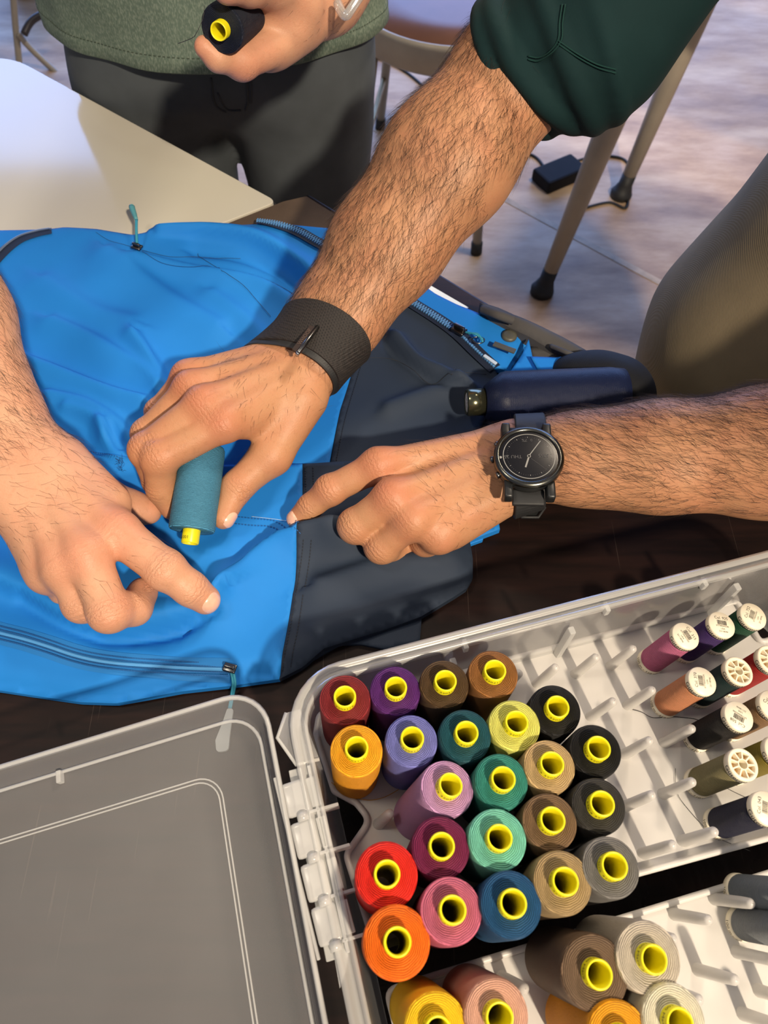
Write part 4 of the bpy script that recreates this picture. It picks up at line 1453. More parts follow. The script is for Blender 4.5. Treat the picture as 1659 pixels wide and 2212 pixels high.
def skin_mat(name, base, red, dark):
    m, nt, b = new_mat(name)
    tc = N(nt, 'ShaderNodeTexCoord')
    at = N(nt, 'ShaderNodeAttribute'); at.attribute_name = 'tint'
    n1 = N(nt, 'ShaderNodeTexNoise'); n1.inputs['Scale'].default_value = 45; n1.inputs['Detail'].default_value = 6
    nt.links.new(tc.outputs['Object'], n1.inputs['Vector'])
    mx = N(nt, 'ShaderNodeMix', data_type='RGBA'); mx.inputs[6].default_value = base; mx.inputs[7].default_value = red
    ad = N(nt, 'ShaderNodeMath', operation='MULTIPLY_ADD'); ad.inputs[1].default_value = 0.55; ad.inputs[2].default_value = -0.20
    nt.links.new(n1.outputs['Fac'], ad.inputs[0])
    a2 = N(nt, 'ShaderNodeMath', operation='ADD', use_clamp=True)
    nt.links.new(ad.outputs[0], a2.inputs[0]); nt.links.new(at.outputs['Fac'], a2.inputs[1])
    nt.links.new(a2.outputs[0], mx.inputs[0])
    n2 = N(nt, 'ShaderNodeTexNoise'); n2.inputs['Scale'].default_value = 260; n2.inputs['Detail'].default_value = 4
    nt.links.new(tc.outputs['Object'], n2.inputs['Vector'])
    r2 = N(nt, 'ShaderNodeMapRange'); r2.inputs['From Min'].default_value = 0.55; r2.inputs['From Max'].default_value = 0.8; r2.inputs['To Max'].default_value = 0.35
    nt.links.new(n2.outputs['Fac'], r2.inputs['Value'])
    m2 = N(nt, 'ShaderNodeMix', data_type='RGBA'); m2.inputs[7].default_value = dark
    nt.links.new(r2.outputs['Result'], m2.inputs[0]); nt.links.new(mx.outputs[2], m2.inputs[6])
    nt.links.new(m2.outputs[2], b.inputs['Base Color'])
    b.inputs['Roughness'].default_value = 0.50
    b.inputs['Specular IOR Level'].default_value = 0.38
    b.inputs['Subsurface Weight'].default_value = 0.12
    b.inputs['Subsurface Radius'].default_value = (0.9, 0.35, 0.2)
    b.inputs['Subsurface Scale'].default_value = 0.004
    # bump: pores, fine skin lines and joint creases
    vo = N(nt, 'ShaderNodeTexVoronoi'); vo.inputs['Scale'].default_value = 900
    nt.links.new(tc.outputs['Object'], vo.inputs['Vector'])
    cs = N(nt, 'ShaderNodeAttribute'); cs.attribute_name = 'crease_s'
    cw = N(nt, 'ShaderNodeAttribute'); cw.attribute_name = 'crease_w'
    n3 = N(nt, 'ShaderNodeTexNoise'); n3.inputs['Scale'].default_value = 420
    nt.links.new(tc.outputs['Object'], n3.inputs['Vector'])
    ma = N(nt, 'ShaderNodeMath', operation='MULTIPLY_ADD'); ma.inputs[1].default_value = 11.0
    nt.links.new(n3.outputs['Fac'], ma.inputs[0]); nt.links.new(cs.outputs['Fac'], ma.inputs[2])
    sn = N(nt, 'ShaderNodeMath', operation='SINE'); nt.links.new(ma.outputs[0], sn.inputs[0])
    ml = N(nt, 'ShaderNodeMath', operation='MULTIPLY'); nt.links.new(sn.outputs[0], ml.inputs[0]); nt.links.new(cw.outputs['Fac'], ml.inputs[1])
    sc = N(nt, 'ShaderNodeMath', operation='MULTIPLY_ADD'); sc.inputs[1].default_value = 1.1
    vs = N(nt, 'ShaderNodeMath', operation='MULTIPLY'); vs.inputs[1].default_value = 0.45
    nt.links.new(vo.outputs['Distance'], vs.inputs[0])
    nt.links.new(ml.outputs[0], sc.inputs[0]); nt.links.new(vs.outputs[0], sc.inputs[2])
    bp = N(nt, 'ShaderNodeBump'); bp.inputs['Strength'].default_value = 0.5; bp.inputs['Distance'].default_value = 0.0004
    nt.links.new(sc.outputs[0], bp.inputs['Height']); nt.links.new(bp.outputs['Normal'], b.inputs['Normal'])
    return m


M['skin_a'] = skin_mat('skin_fair', hexc('#c8987a'), hexc('#c06a52'), hexc('#a87455'))
M['skin_b'] = skin_mat('skin_tan', hexc('#b58562'), hexc('#b8614c'), hexc('#8c5f40'))
M['nail'] = simple('nail', hexc('#dcae98'), 0.22, noise=0.06, nscale=300)
M['hair'] = simple('dark_hair', hexc('#2e1d12'), 0.5, noise=0.2)


def hand(L, wrist, lat, dor, mcp, fing, rad, thumb, trad, fs=1.0, woff=(0.015, 0.005, -0.005, -0.014)):
    """wrist point, lat = unit vector to the thumb side, dor = back-of-hand direction"""
    wrist = Vector(wrist); lat = Vector(lat).normalized(); dor = Vector(dor).normalized()
    for i in range(4):
        b0 = wrist + lat * woff[i]
        m = Vector(mcp[i])
        back = (b0 - m).normalized()
        L.palm.append(cap(b0 - dor * 0.004, m - dor * 0.0035, 0.0135, 0.0112 * fs))
        L.palm.append(cap(b0 - dor * 0.011 + (m - b0) * 0.15, m - dor * 0.012 + back * 0.012, 0.0125, 0.0115 * fs))
        L.palm.append(cap(m + dor * 0.0008, m + dor * 0.0008 + back * 0.003, 0.0112 * fs * (0.9 if i == 3 else 1), 0.0098 * fs))
        L.palm.append(cap(b0 + dor * 0.0062 + (m - b0) * 0.2, m + dor * 0.0066 + back * 0.006, 0.0030, 0.0036))
        pts = [m - dor * 0.001] + [Vector(q) for q in fing[i]]
        r = rad[i]
        ch = []
        for k in range(3):
            ch.append(cap(pts[k], pts[k + 1], r[k], r[k + 1]))
        ch.append(cap(pts[1], pts[1] + (pts[2] - pts[1]) * 0.02, r[1] * 1.07, r[1] * 1.07))
        L.fingers.append(ch)
    th = [Vector(q) for q in thumb]
    for k in range(len(th) - 1):
        L.thumb.append(cap(th[k], th[k + 1], trad[k], trad[k + 1]))
    L.palm.append(cap(th[0], Vector(mcp[0]) * 0.45 + wrist * 0.55 - dor * 0.012, 0.012, 0.012))


def perp(v, axis):
    v = Vector(v); axis = Vector(axis).normalized()
    return (v - axis * v.dot(axis)).normalized()


JOINTS = {}   # name -> list of (pos, axis, dorsal, tint, crease)


def finish_body(name, V, F_, mat, parent, joints):
    N_ = vnormals(V, F_)
    tint = np.zeros(len(V)); cs = np.zeros(len(V)); cw = np.zeros(len(V))
    for (p, ax, dor, tv, cv, rr) in joints:
        q = V - np.array(p)
        d2 = (q * q).sum(1)
        near = d2 < (rr * 3) ** 2
        w = np.exp(-d2[near] / rr ** 2)
        up = np.clip(N_[near] @ np.array(dor), 0, 1)
        tint[near] = np.maximum(tint[near], tv * w * (0.35 + 0.65 * up))
        s = q[near] @ np.array(ax)
        ww = np.exp(-(s / (rr * 0.55)) ** 2) * up * cv * (d2[near] < (rr * 1.7) ** 2)
        idx = np.where(near)[0]
        take = ww > cw[idx]
        cs[idx[take]] = s[take] * (2 * PI / 0.0030)
        cw[idx[take]] = ww[take]
    o = np_mesh(name, V, F_, mat, parent)
    for (nm, arr) in (('tint', tint), ('crease_s', cs), ('crease_w', cw)):
        a = o.data.attributes.new(nm, 'FLOAT', 'POINT')
        a.data.foreach_set('value', arr.astype(np.float32))
    return o, N_


def bvh_of(V, F_):
    return BVHTree.FromPolygons([tuple(v) for v in V], [tuple(int(i) for i in f) for f in F_])


def nail(parent, bvh, tip, dip, dor, w=0.0062, ln_=0.0115, shift=0.0):
    ax = (Vector(tip) - Vector(dip)).normalized()
    dor = perp(dor, ax); lat = ax.cross(dor)
    c = Vector(tip) + ax * (0.0008 + shift)
    V, Fc = [], []
    rings, seg = 5, 24
    def proj(x, y, off):
        o = c + lat * x + ax * y + dor * 0.03
        hit = bvh.ray_cast(o, -dor, 0.05)
        if hit[0] is None:
            return None
        return hit[0] + dor * off
    cen = proj(0, 0, 0.0008)
    if cen is None: return None
    V.append(cen)
    last = cen
    for r in range(1, rings + 1):
        for k in range(seg):
            a = 2 * PI * k / seg
            e = 0.75
            cx = math.copysign(abs(math.cos(a)) ** e, math.cos(a)); sy = math.copysign(abs(math.sin(a)) ** e, math.sin(a))
            p = proj(w * cx * r / rings, ln_ / 2 * sy * r / rings, 0.0008 if r < rings else 0.0000)
            if p is None: p = V[-1]
            V.append(p); last = p
    for k in range(seg): Fc.append((0, 1 + k, 1 + (k + 1) % seg))
    for r in range(rings - 1):
        for k in range(seg):
            a = 1 + r * seg + k; b = 1 + r * seg + (k + 1) % seg
            Fc.append((a, a + seg, b + seg, b))
    return mesh_obj('fingernail', V, Fc, M['nail'], parent)


def hairs(name, parent, V, F_, N_, weight, dirf, n, lmin, lmax, rad=0.00010, lift=0.35, seed=1):
    r = np.random.default_rng(seed)
    fc = V[F_].mean(1)
    ar = np.linalg.norm(np.cross(V[F_[:, 2]] - V[F_[:, 0]], V[F_[:, 3]] - V[F_[:, 1]]), axis=1)
    fn = N_[F_].mean(1); fn /= np.linalg.norm(fn, axis=1, keepdims=True) + 1e-9
    w = ar * weight(fc, fn)
    w = np.maximum(w, 0)
    pick = r.choice(len(F_), n, p=w / w.sum())
    uv = r.random((n, 2))
    q = V[F_[pick]]
    root = (q[:, 0] * ((1 - uv[:, 0]) * (1 - uv[:, 1]))[:, None] + q[:, 1] * (uv[:, 0] * (1 - uv[:, 1]))[:, None]
            + q[:, 2] * (uv[:, 0] * uv[:, 1])[:, None] + q[:, 3] * ((1 - uv[:, 0]) * uv[:, 1])[:, None])
    nn = fn[pick]
    d = dirf(fc[pick], nn) + r.normal(0, 0.28, (n, 3))
    d = d - (d * nn).sum(1)[:, None] * nn
    d /= np.linalg.norm(d, axis=1, keepdims=True) + 1e-9
    side = np.cross(nn, d)
    Ln = r.uniform(lmin, lmax, n)
    K = 6
    pts = np.zeros((n, K, 3))
    lf = lift * r.uniform(0.5, 1.5, n)
    cv = r.normal(0, 0.25, n)
    for k in range(K):
        t = k / (K - 1)
        pts[:, k] = root + d * (Ln * t)[:, None] + nn * (Ln * (lf * t - 0.55 * lf * t * t) + 0.0001)[:, None] + side * (Ln * cv * t * t)[:, None]
    cu = bpy.data.hair_curves.new(name)
    cu.add_curves([K] * n)
    cu.attributes['position'].data.foreach_set('vector', pts.astype(np.float32).ravel())
    ra = cu.attributes.get('radius') or cu.attributes.new('radius', 'FLOAT', 'POINT')
    ra.data.foreach_set('value', np.tile(np.linspace(rad, rad * 0.25, K), n).astype(np.float32))
    cu.materials.append(M['hair'])
    o = link(bpy.data.objects.new(name, cu), parent)
    o['kind'] = 'stuff'
    return o


# ------------------------------------------------------------------ the person on the right: both arms, sleeve, trousers
pB = empty('person', (0.42, 0.48, 0))
tag(pB, 'person in rolled dark green sleeves and tan trousers holding the teal spool', 'person')
jB = []
LB1, LB2 = Limb(), Limb()
UPV = Vector((0, 0, 1))

# right arm (reaches in from the upper edge, holds the teal spool)
wr = P(668, 762, 0.068)
fa = [PD(1236, 84, 0.532), P(1122, 146, 0.186), P(965, 352, 0.150), P(835, 530, 0.112), P(730, 682, 0.084), wr]
fr_ = [(0.047, 0.043), (0.0445, 0.041), (0.0475, 0.040), (0.0415, 0.034), (0.0325, 0.0265), (0.0290, 0.0205)]
for k in range(len(fa) - 1):
    dor = perp(UPV, fa[k + 1] - fa[k])
    LB1.arm.append(cap(fa[k], fa[k + 1], fr_[k][0], fr_[k + 1][0], dor, 0.5 * (fr_[k][0] / fr_[k][1] + fr_[k + 1][0] / fr_[k + 1][1])))
shB = fa[0] + Vector((0.20, 0.07, 0.23))
LB1.arm.append(cap(fa[0], shB, 0.046, 0.055))
mc = [P(484, 912, 0.080), P(440, 872, 0.086), P(412, 838, 0.078), P(404, 812, 0.064)]
fing = [[P(344, 988, 0.068), P(348, 1056, 0.045), P(372, 1098, 0.030)],
        [P(316, 972, 0.066), P(338, 1040, 0.036), P(378, 1066, 0.018)],
        [P(318, 938, 0.054), P(345, 1002, 0.026), P(388, 1028, 0.015)],
        [P(342, 890, 0.044), P(362, 942, 0.024), P(392, 968, 0.014)]]
rad = [[0.0122, 0.0124, 0.0104, 0.0088], [0.0120, 0.0118, 0.0102, 0.0086], [0.0112, 0.0110, 0.0095, 0.008], [0.0098, 0.0095, 0.0085, 0.007]]
th = [P(652, 862, 0.062), P(586, 982, 0.045), P(512, 1052, 0.037), P(482, 1120, 0.032)]
latB1 = (P(620, 860, 0.07) - P(560, 800, 0.07)).normalized()
dorB1 = Vector((-0.25, -0.10, 0.95)).normalized()
hand(LB1, wr + (P(600, 830, 0.074) - wr) * 0.25, latB1, dorB1, mc, fing, rad, th, [0.019, 0.0150, 0.0112, 0.0080])
for k in range(4):
    ax = (fing[k][0] - mc[k]).normalized()
    jB.append((mc[k], ax, perp(UPV, ax), 1.0, 0.5, 0.013))
    jB.append((fing[k][0], ax, perp(UPV, ax), 0.55, 1.0, 0.011))
    ax2 = (fing[k][1] - fing[k][0]).normalized()
    jB.append((fing[k][1], ax2, perp((-1, -0.3, 0.3), ax2), 0.3, 1.0, 0.010))
    jB.append((fing[k][2], ax2, perp((-1, -0.3, 0.3), ax2), 0.5, 0.0, 0.009))
jB.append((th[2], (th[2] - th[1]).normalized(), perp((1, -0.5, 0.5), th[2] - th[1]), 0.45, 1.0, 0.012))
jB.append((th[3], (th[3] - th[2]).normalized(), perp((1, -0.5, 0.5), th[3] - th[2]), 0.4, 0.0, 0.009))

# left arm (watch arm, from the right edge)
wl_ = P(1140, 990, 0.054)
fa2 = [P(2080, 965, 0.150), P(1660, 976, 0.088), P(1420, 986, 0.068), P(1260, 990, 0.058), wl_]
fr2 = [(0.045, 0.043), (0.0425, 0.038), (0.0375, 0.031), (0.0320, 0.025), (0.0285, 0.0205)]
for k in range(len(fa2) - 1):
    dor = perp(UPV, fa2[k + 1] - fa2[k])
    LB2.arm.append(cap(fa2[k], fa2[k + 1], fr2[k][0], fr2[k + 1][0], dor, 0.5 * (fr2[k][0] / fr2[k][1] + fr2[k + 1][0] / fr2[k + 1][1])))
shB2 = Vector((0.50, 0.36, TZ + 0.42))
LB2.arm.append(cap(fa2[0], shB2, 0.045, 0.055))
LB2.arm.append(cap(shB2, shB, 0.055, 0.055))
LB2.arm.append(cap((shB + shB2) / 2, (shB + shB2) / 2 + Vector((0.04, 0, 0.12)), 0.055, 0.05))
mc2 = [P(818, 1004, 0.062), P(848, 1074, 0.066), P(892, 1122, 0.060), P(948, 1156, 0.048)]
fing2 = [[P(714, 1058, 0.047), P(670, 1095, 0.035), P(642, 1121, 0.027)],
         [P(768, 1136, 0.045), P(800, 1152, 0.024), P(835, 1145, 0.020)],
         [P(824, 1180, 0.037), P(862, 1186, 0.020), P(892, 1175, 0.018)],
         [P(918, 1170, 0.030), P(945, 1182, 0.018), P(965, 1170, 0.016)]]
rad2 = [[0.0112, 0.0104, 0.0090, 0.0078], [0.0120, 0.0118, 0.0098, 0.0085], [0.0116, 0.0114, 0.0094, 0.0080], [0.0100, 0.0098, 0.0085, 0.0072]]
th2 = [P(1060, 975, 0.040), P(980, 1000, 0.028), P(920, 1030, 0.022), P(890, 1050, 0.020)]
latB2 = (P(960, 930, 0.05) - P(985, 1040, 0.05)).normalized()
dorB2 = Vector((-0.05, -0.12, 0.99)).normalized()
hand(LB2, wl_ + (P(1000, 1030, 0.06) - wl_) * 0.2, latB2, dorB2, mc2, fing2, rad2, th2, [0.013, 0.012, 0.0105, 0.009], 1.0, (0.019, 0.007, -0.006, -0.017))
for k in range(4):
    ax = (fing2[k][0] - mc2[k]).normalized()
    jB.append((mc2[k], ax, perp(UPV, ax), 1.0 if k < 2 else 0.75, 0.4, 0.013))
    jB.append((fing2[k][0], ax, perp(UPV, ax), 0.45, 1.0, 0.010))
    ax2 = (fing2[k][2] - fing2[k][1]).normalized()
    jB.append((fing2[k][1], ax2, perp(UPV, ax2), 0.3, 1.0 if k == 0 else 0.0, 0.008))
    jB.append((fing2[k][2], ax2, perp(UPV, ax2), 0.45, 0.0, 0.008))
VB, FB = sdf_mesh([LB1, LB2], 0.0016)
VB = lap(VB, FB, 2, 0.45)
bodyB, NB = finish_body('body', VB, FB, M['skin_b'], pB, jB)
bodyB.matrix_parent_inverse = Matrix.Translation(-Vector(pB.location))
bvB = bvh_of(VB, FB)


def relto(o, root):
    o.matrix_parent_inverse = Matrix.Translation(-Vector(root.location))
    return o


def keepB(o): return relto(o, pB) if o else None


keepB(nail(pB, bvB, fing2[0][2], fing2[0][1], (-0.35, -0.25, 1), 0.0060, 0.0115, 0.001))
keepB(nail(pB, bvB, th[3], th[2], (1.0, -0.5, 0.12), 0.0058, 0.0125, -0.001))


def wB(c, n):
    """hair density: forearms dense, thinner on the back of the hand, none on knuckles and below"""
    w = np.zeros(len(c))
    for (path, wa, wh, mcs) in ((fa[1:], 1.0, 0.05, mc), (fa2[1:], 1.0, 0.07, mc2)):
        pts = np.array([tuple(p) for p in path])
        best = np.full(len(c), 1e9); tt = np.zeros(len(c))
        for i in range(len(pts) - 1):
            a, b = pts[i], pts[i + 1]; ab = b - a
            t = np.clip(((c - a) @ ab) / (ab @ ab), 0, 1)
            d = np.linalg.norm(c - a - t[:, None] * ab, axis=1)
            m = d < best
            best[m] = d[m]; tt[m] = (i + t[m]) / (len(pts) - 1)
        arm = (best < 0.052) & (tt < 0.999)
        w[arm] = np.maximum(w[arm], wa)
        wc = np.mean([tuple(x) for x in mcs], axis=0); wp = pts[-1]
        ab = wc - wp
        t = ((c - wp) @ ab) / (ab @ ab)
        hd_ = (t > 0) & (t < 0.85) & (np.linalg.norm(c - wp - np.clip(t, 0, 1)[:, None] * ab, axis=1) < 0.05)
        w[hd_ & ~arm] = np.maximum(w[hd_ & ~arm], wh)
    return w * np.clip(n[:, 2] + 0.35, 0, 1)


dB1 = np.array((fa[5] - fa[1]).normalized()); dB2 = np.array((fa2[4] - fa2[1]).normalized())


def dirB(c, n):
    one = (np.linalg.norm(c - np.array(P(950, 980, 0.05)), axis=1) < 0.10) | (c[:, 0] > 0.075) & (c[:, 1] < 0.36)
    l1 = np.cross(dB1, (0, 0, 1.0)); l2 = np.cross(dB2, (0, 0, 1.0))
    return np.where(one[:, None], dB2 * 0.85 + l2 * 0.45, dB1 * 0.85 - l1 * 0.40)


keepB(hairs('arm_hair', pB, VB, FB, NB, wB, dirB, 8600, 0.008, 0.019, 0.000068, 0.28, 3))
keepB(hairs('hand_hair', pB, VB, FB, NB, lambda c, n: wB(c, n) * (wB(c, n) < 0.3), dirB, 800, 0.003, 0.0075, 0.00006, 0.30, 4))
# ------------------------------------------------------------------ clothing of the person on the right
class Cloth(Limb):
    def d(self, X, keep):
        r = None
        for p in self.arm:
            if id(p) not in keep: continue
            v = cap_d(p, X)
            r = v if r is None else smin(r, v, p.get('k', 0.03))
        return r


def ring_caps(c, axis, R, r, n=14, k=0.008, squash=1.0, skew=None):
    fr = frame_from_z(axis, Vector((1, 0, 0.1)))
    pts = []
    for i in range(n):
        a = 2 * PI * i / n
        p = Vector(c) + fr @ Vector((R * math.cos(a), R * squash * math.sin(a), 0))
        pts.append(p)
    out = []
    for i in range(n):
        q = cap(pts[i], pts[(i + 1) % n], r, r); q['k'] = k
        out.append(q)
    return out


def wrinkle(V, F_, amp, freqs, seed):
    r = np.random.default_rng(seed)
    N_ = vnormals(V, F_)
    d = np.zeros(len(V))
    for f in freqs:
        for _ in range(3):
            k = r.normal(0, 1, 3); k = k / np.linalg.norm(k) * f
            ph = r.uniform(0, 2 * PI)
            warp = 0.6 * np.sin(V @ (r.normal(0, 1, 3) * f * 0.3) + ph)
            d += np.sin(V @ k + ph + warp) * (freqs[0] / f)
    return V + N_ * (amp * d / 3)[:, None]


M['green_sleeve'] = fabric('dark_green_fleece', hexc('#0b2729'), 700, 0.85, 0.10, 0.3)
M['tan_trouser'] = fabric('tan_canvas', hexc('#7a6e58'), 520, 0.85, 0.10, 0.5, 0.2)
slB = Cloth()
cuff = fa[1] + (fa[0] - fa[1]) * 0.06
axc = (fa[1] - fa[0]).normalized()
el = fa[0] + Vector((0.012, 0.0, 0.002))
slB.arm.append(cap(cuff - axc * 0.016, el, 0.049, 0.054))
slB.arm.append(cap(el, shB + Vector((0.0, 0.02, 0.03)), 0.054, 0.062))
slB.arm += ring_caps(cuff + axc * 0.002, (axc + Vector((0.15, 0.0, -0.1))), 0.0480, 0.0066, 44, 0.004)
slB.arm += ring_caps(cuff - axc * 0.010 + Vector((0.004, -0.002, 0)), (axc + Vector((0.25, -0.1, -0.1))), 0.0520, 0.0072, 44, 0.004)
slB.arm += ring_caps(cuff - axc * 0.024 + Vector((0.008, -0.004, 0)), (axc + Vector((0.1, -0.2, 0.1))), 0.0535, 0.0072, 44, 0.004)
slB.arm += ring_caps(cuff - axc * 0.042 + Vector((0.010, -0.004, 0)), (axc + Vector((-0.1, -0.3, 0.1))), 0.0535, 0.0062, 44, 0.004)
Vs, Fs = sdf_mesh([slB], 0.0026)
Vs = wrinkle(lap(Vs, Fs, 2), Fs, 0.0022, [50, 100, 170], 4)
keepB(np_mesh('right_sleeve', Vs, Fs, M['green_sleeve'], pB))
# seam piping over the elbow
slv = bvh_of(Vs, Fs)


def seam_on(bv, px, d_guess, r, mat, name, parent, root, dz=0.0008):
    pts = []
    for (u, v) in px:
        hit = bv.ray_cast(CAM, ray(u, v).normalized(), 3.0)
        if hit[0] is not None: pts.append(hit[0] + hit[1] * dz * (1 if hit[1].dot(ray(u, v)) < 0 else -1))
    if len(pts) < 3: return None
    return relto(mesh_obj(name, *tube(spline(pts, 4), r, 6), mat, parent), root)


M['green_seam'] = fabric('green_seam', hexc('#123431'), 1200, 0.85, 0.1, 0.4)
for off_ in (0, 7):
    seam_on(slv, [(1215 + off_, 10), (1208 + off_, 50), (1206 + off_, 85), (1190 + off_, 110), (1165, 124 + off_), (1140, 122 + off_)], 0.5, 0.00055, M['green_seam'], 'sleeve_seam', pB, pB)
    seam_on(slv, [(1206, 88 + off_), (1245, 115 + off_), (1290, 138 + off_), (1330, 150 + off_)], 0.5, 0.00055, M['green_seam'], 'sleeve_seam', pB, pB)
slB2 = Cloth()
slB2.arm.append(cap(fa2[0] + Vector((0.03, 0.01, 0.02)), shB2, 0.054, 0.075))
slB2.arm.append(cap(shB2, shB2 + Vector((0.06, 0.06, 0.03)), 0.075, 0.09))
tors = (shB + shB2) / 2
cB = tors + Vector((0.05, 0.02, 0))
slB2.arm.append(cap(cB + Vector((0, 0, 0.02)), cB + Vector((0, 0, -0.22)), 0.165, 0.150, (1, 0.3, 0), 1.4))
slB2.arm.append(cap(shB + Vector((0.02, 0, 0.02)), shB2 + Vector((0.02, 0, 0.02)), 0.078, 0.075))
Vs, Fs = sdf_mesh([slB2], 0.006)
Vs = wrinkle(lap(Vs, Fs, 2), Fs, 0.003, [30, 60], 6)
keepB(np_mesh('sweater', Vs, Fs, M['green_sleeve'], pB))

trB = Cloth()
lt = P(1386, 832, 0.0)
l1 = Vector((lt.x + 0.138, lt.y + 0.055, 0))
hipB = Vector((cB.x, cB.y, 0))
trB.arm.append(cap(l1 + Vector((0, 0, 0.10)), l1 + Vector((0.0, 0.0, TZ)), 0.090, 0.112))
trB.arm.append(cap(l1 + Vector((0, 0, TZ)), l1 + Vector((0.062, 0.0, TZ + 0.24)), 0.112, 0.112))
l2 = Vector((l1.x + 0.22, l1.y - 0.07, 0))
trB.arm.append(cap(l2 + Vector((0, 0, 0.10)), l2 + Vector((0, 0, TZ)), 0.072, 0.10))
trB.arm.append(cap(l2 + Vector((0, 0, TZ)), l2 + Vector((0, 0, TZ + 0.22)), 0.10, 0.11))
trB.arm.append(cap(l1 + Vector((0.06, 0.01, TZ + 0.17)), l2 + Vector((0, 0, TZ + 0.17)), 0.085, 0.10))
Vs, Fs = sdf_mesh([trB], 0.005)
Vs = wrinkle(lap(Vs, Fs, 2), Fs, 0.0030, [26, 48, 90], 9)
keepB(np_mesh('trousers', Vs, Fs, M['tan_trouser'], pB))
for q in (l1, l2):
    keepB(mesh_obj('shoe', *xf(boxp(0.27, 0.10, 0.085, (-0.05, 0, 0.0425), 0.03), Matrix.Translation(q)), M['black_plastic'], pB))

# ------------------------------------------------------------------ the person across the table
pA = empty('person', (-0.189, 0.916, 0))
tag(pA, 'person in heather green shirt and dark grey trousers holding the navy spool', 'person')
keepA = lambda o: relto(o, pA) if o else None
LA1, LA2 = Limb(), Limb()
jA = []
# right arm: comes in from the left edge, index finger presses the jacket
wa = P(40, 1020, 0.076)
ea = Vector((-0.375, 0.50, TZ + 0.20))
f1 = P(-62, 860, 0.094); f2_ = P(-120, 690, 0.118)
pathA = [ea, f2_, f1, P(-8, 955, 0.080), wa]
rA = [(0.046, 0.043), (0.0415, 0.036), (0.0370, 0.030), (0.0320, 0.0245), (0.0310, 0.0215)]
for k in range(4):
    dor = perp(UPV, pathA[k + 1] - pathA[k])
    LA1.arm.append(cap(pathA[k], pathA[k + 1], rA[k][0], rA[k + 1][0], dor, 0.5 * (rA[k][0] / rA[k][1] + rA[k + 1][0] / rA[k + 1][1])))
shA = Vector((-0.400, 0.86, TZ + 0.56)); shA2 = Vector((0.02, 0.92, TZ + 0.56))
LA1.arm.append(cap(ea, shA, 0.046, 0.056))
LA1.arm.append(cap(shA, shA2, 0.055, 0.055))
LA1.arm.append(cap((shA + shA2) / 2, (shA + shA2) / 2 + Vector((0, 0.0, 0.14)), 0.056, 0.052))
mcA = [P(252, 1148, 0.068), P(186, 1196, 0.073), P(136, 1224, 0.067), P(100, 1236, 0.055)]
fiA = [[P(356, 1230, 0.058), P(412, 1272, 0.046), P(444, 1295, 0.036)],
       [P(236, 1320, 0.057), P(290, 1314, 0.043), P(308, 1280, 0.037)],
       [P(178, 1302, 0.050), P(222, 1312, 0.030), P(240, 1290, 0.024)],
       [P(142, 1272, 0.032), P(170, 1285, 0.020), P(190, 1275, 0.018)]]
raA = [[0.0140, 0.0128, 0.0116, 0.0102], [0.0140, 0.0130, 0.0114, 0.0104], [0.0122, 0.0122, 0.010, 0.009], [0.0105, 0.0102, 0.0088, 0.0075]]
thA = [P(125, 1010, 0.058), P(212, 1074, 0.042), P(284, 1098, 0.031), P(320, 1104, 0.027)]
LA1.palm.append(cap(P(140, 1000, 0.066), P(236, 1088, 0.058), 0.0170, 0.0150))
latA = (P(160, 1010, 0.07) - P(90, 1130, 0.07)).normalized()
dorA = Vector((0.05, -0.12, 0.99)).normalized()
hand(LA1, wa + (P(120, 1100, 0.075) - wa) * 0.15, latA, dorA, mcA, fiA, raA, thA, [0.020, 0.0165, 0.0125, 0.0100], 1.12, (0.020, 0.007, -0.007, -0.019))
for k in range(4):
    ax = (fiA[k][0] - mcA[k]).normalized()
    jA.append((mcA[k], ax, perp(UPV, ax), 0.95 if k < 2 else 0.6, 0.3, 0.014))
    jA.append((fiA[k][0], ax, perp(UPV, ax), 0.4, 1.0, 0.012))
    ax2 = (fiA[k][2] - fiA[k][1]).normalized()
    jA.append((fiA[k][1], ax2, perp(UPV, ax2), 0.3, 0.9 if k == 0 else 0.3, 0.010))
    jA.append((fiA[k][2], ax2, perp(UPV, ax2), 0.6, 0.0, 0.010))
jA.append((thA[3], (thA[3] - thA[2]).normalized(), UPV, 0.5, 0.0, 0.012))
# left arm: holds the navy spool in front of the shirt
wA2 = PD(704, -22, 0.600)
elA2 = Vector((0.075, 0.80, TZ + 0.30))
LA2.arm.append(cap(shA2, elA2, 0.056, 0.046))
LA2.arm.append(cap(elA2, wA2, 0.044, 0.030))
axH = (PD(560, 90, 0.545) - wA2).normalized()
for (a, b, ra_, rb_) in ((wA2, PD(612, 55, 0.570), 0.027, 0.023), (PD(690, -10, 0.595), PD(596, 98, 0.572), 0.024, 0.0165), (PD(668, -20, 0.58), PD(592, 12, 0.555), 0.024, 0.018),
                         (PD(640, 48, 0.585), PD(575, 108, 0.572), 0.021, 0.015), (PD(640, 15, 0.565), PD(585, 55, 0.562), 0.019, 0.013)):
    LA2.palm.append(cap(a, b, ra_, rb_))
LA2.kp = 0.006; LA2.kf = 0.0025
fH = [[PD(592, 98, 0.566), PD(522, 132, 0.552), PD(470, 124, 0.538), PD(443, 102, 0.531)],
      [PD(604, 80, 0.570), PD(540, 112, 0.574), PD(508, 90, 0.587), PD(505, 60, 0.592)],
      [PD(618, 52, 0.575), PD(560, 85, 0.588), PD(530, 60, 0.598), PD(530, 35, 0.600)]]
rH = [[0.0148, 0.0122, 0.0096, 0.0078], [0.014, 0.0125, 0.0105, 0.009], [0.013, 0.012, 0.010, 0.009]]
for f, r in zip(fH, rH):
    LA2.fingers.append([cap(f[k], f[k + 1], r[k], r[k + 1]) for k in range(3)] + [cap(f[1], f[1] + Vector((0, 0, 0.0005)), r[1] * 1.08, r[1] * 1.08)])
